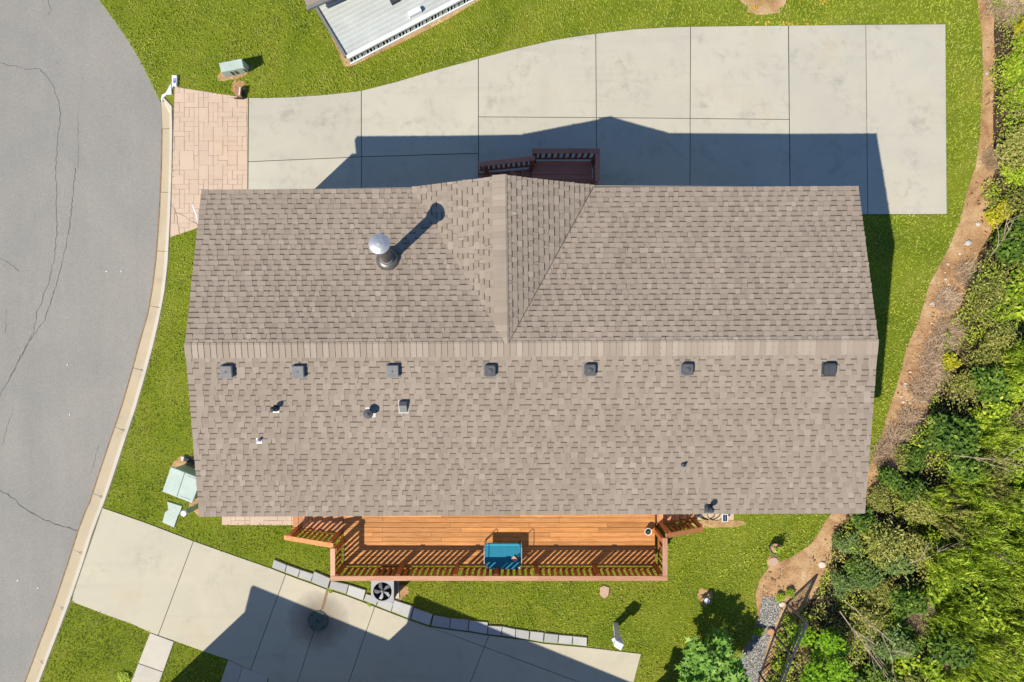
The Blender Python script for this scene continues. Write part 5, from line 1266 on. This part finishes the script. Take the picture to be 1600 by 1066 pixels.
while s < 7.9:
    wpat = [.05, .05, .05, .10, .03, .03][i % 6]; q = cor + d1 * s + nw * .05
    k_ = MB(); k_.box((q.x, q.y, zt / 2 - .03), (wpat, .03, zt - .1), math.atan2(d1.y, d1.x)); obj('skirt_slat', k_, 'white_vinyl', nb); s += wpat + [.07, .07, .07, .02, .02, .02][i % 6]; i += 1
k_ = MB(); q = cor + nw * .07; k_.beam(V_((q.x, q.y, .05)), V_(((q + d1 * 8).x, (q + d1 * 8).y, .05)), .05, .10); obj('base_rail', k_, 'gutter_white', nb)
k_ = MB(); q = W(648, 19, zt + .1); k_.box((q.x, q.y, zt + .08), (.42, .16, .16), math.atan2(d1.y, d1.x)); obj('white_box', k_, 'white_paint', nb)
k_ = MB(); q = W(617, 0, zt + .1); k_.box((q.x, q.y, zt + .08), (.3, .16, .14), math.atan2(d1.y, d1.x)); obj('roof_vent', k_, 'vent_dark', nb)
# corner of the neighbour's shingled roof above the shed
nh = thing('neighbour_house', W(500, -60, 0), 'corner of a brown roof with pale gutter above the metal shed roof', 'house')
zz = 1.2; c0 = W(480, 11, zz); u1 = (W(509, -2, zz) - c0).normalized(); u2 = V_((-u1.y, u1.x, 0))
k_ = MB(); pts = [c0, c0 + u1 * 6, c0 + u1 * 6 + u2 * 5, c0 + u2 * 5]; k_.prism([tuple(p.xy) for p in pts], zz - .1, zz); obj('roof', k_, 'shingle_granules', nh)
k_ = MB(); g0 = c0 - u2 * .05; k_.beam(g0 - u1 * .03, g0 + u1 * 6, .11, .09); obj('gutter', k_, 'vent_grey', nh)
k_ = MB(); k_.prism([tuple(p.xy) for p in (c0 + u1 * .3 + u2 * .3, c0 + u1 * 5.7 + u2 * .3, c0 + u1 * 5.7 + u2 * 4.7, c0 + u1 * .3 + u2 * 4.7)], 0, zz - .1); obj('wall', k_, 'house_siding', nh)

# ------------------------------------------------------------------ house below the frame whose shade falls on the lower driveway
HN = 4.9
def cast(px, py): return W(px, py, 0) - S * HN
ax_ = (cast(612, 1000) - cast(397, 913)).normalized(); nx_ = V_((ax_.y, -ax_.x, 0)); nx_ = nx_ if nx_.y < 0 else -nx_
nbh = thing('neighbour_house', cast(600, 1060) + nx_ * 4 - V_((0, 0, HN)), 'pale house just outside the bottom edge that shades the lower driveway', 'house')
nbh.location.z = 0
def wing(a, L, depth, hz=HN, ridge=1.1):
    o = V_((a.x, a.y, 0)); c = [o, o + ax_ * L, o + ax_ * L + nx_ * depth, o + nx_ * depth]; k_ = MB(); z = V_((0, 0, hz)); rz_ = V_((0, 0, hz + ridge))
    r0, r1 = o + nx_ * depth / 2 + rz_, o + ax_ * L + nx_ * depth / 2 + rz_
    for q in ([c[0] + z, c[1] + z, r1, r0], [r0, r1, c[2] + z, c[3] + z]): slab_face(k_, q, .12)
    rf = obj('roof', k_, 'shingle_granules', nbh)
    iw = [o + ax_ * .3 + nx_ * .4, o + ax_ * (L - .3) + nx_ * .4, o + ax_ * (L - .3) + nx_ * (depth - .4), o + ax_ * .3 + nx_ * (depth - .4)]
    k_ = MB(); k_.prism([tuple(p.xy) for p in iw], 0, hz - .02)
    for e_ in (.3, L - .3):
        g = [o + ax_ * e_ + nx_ * .4 + z * .99, o + ax_ * e_ + nx_ * (depth - .4) + z * .99, o + ax_ * e_ + nx_ * depth / 2 + V_((0, 0, hz + ridge * .88))]
        i_ = len(k_.v); k_.v += [tuple(p) for p in g] + [tuple(p + ax_ * .05) for p in g]
        k_.face((i_, i_ + 1, i_ + 2)); k_.face((i_ + 5, i_ + 4, i_ + 3)); k_.face((i_, i_ + 3, i_ + 4, i_ + 1)); k_.face((i_ + 1, i_ + 4, i_ + 5, i_ + 2)); k_.face((i_ + 2, i_ + 5, i_ + 3, i_))
    obj('wall', k_, 'house_siding', nbh)
    ang = math.atan2(ax_.y, ax_.x)
    for f in (.3, .7):
        for zc in (1.5, 3.7):
            q = o + ax_ * L * f + nx_ * .39; window(q.x, q.y, zc, .8, 1.1, ang, nbh)
a1 = cast(397, 913); wing(a1, (cast(612, 1000) - a1).length + .5, 7.5)
a2 = cast(652, 929); wing(a2, (cast(1010, 1077) - a2).length, 9.5)
a3 = cast(1055, 1009); wing(a3, (cast(1172, 1049) - a3).length, 8)
print('objects', len(bpy.data.objects))
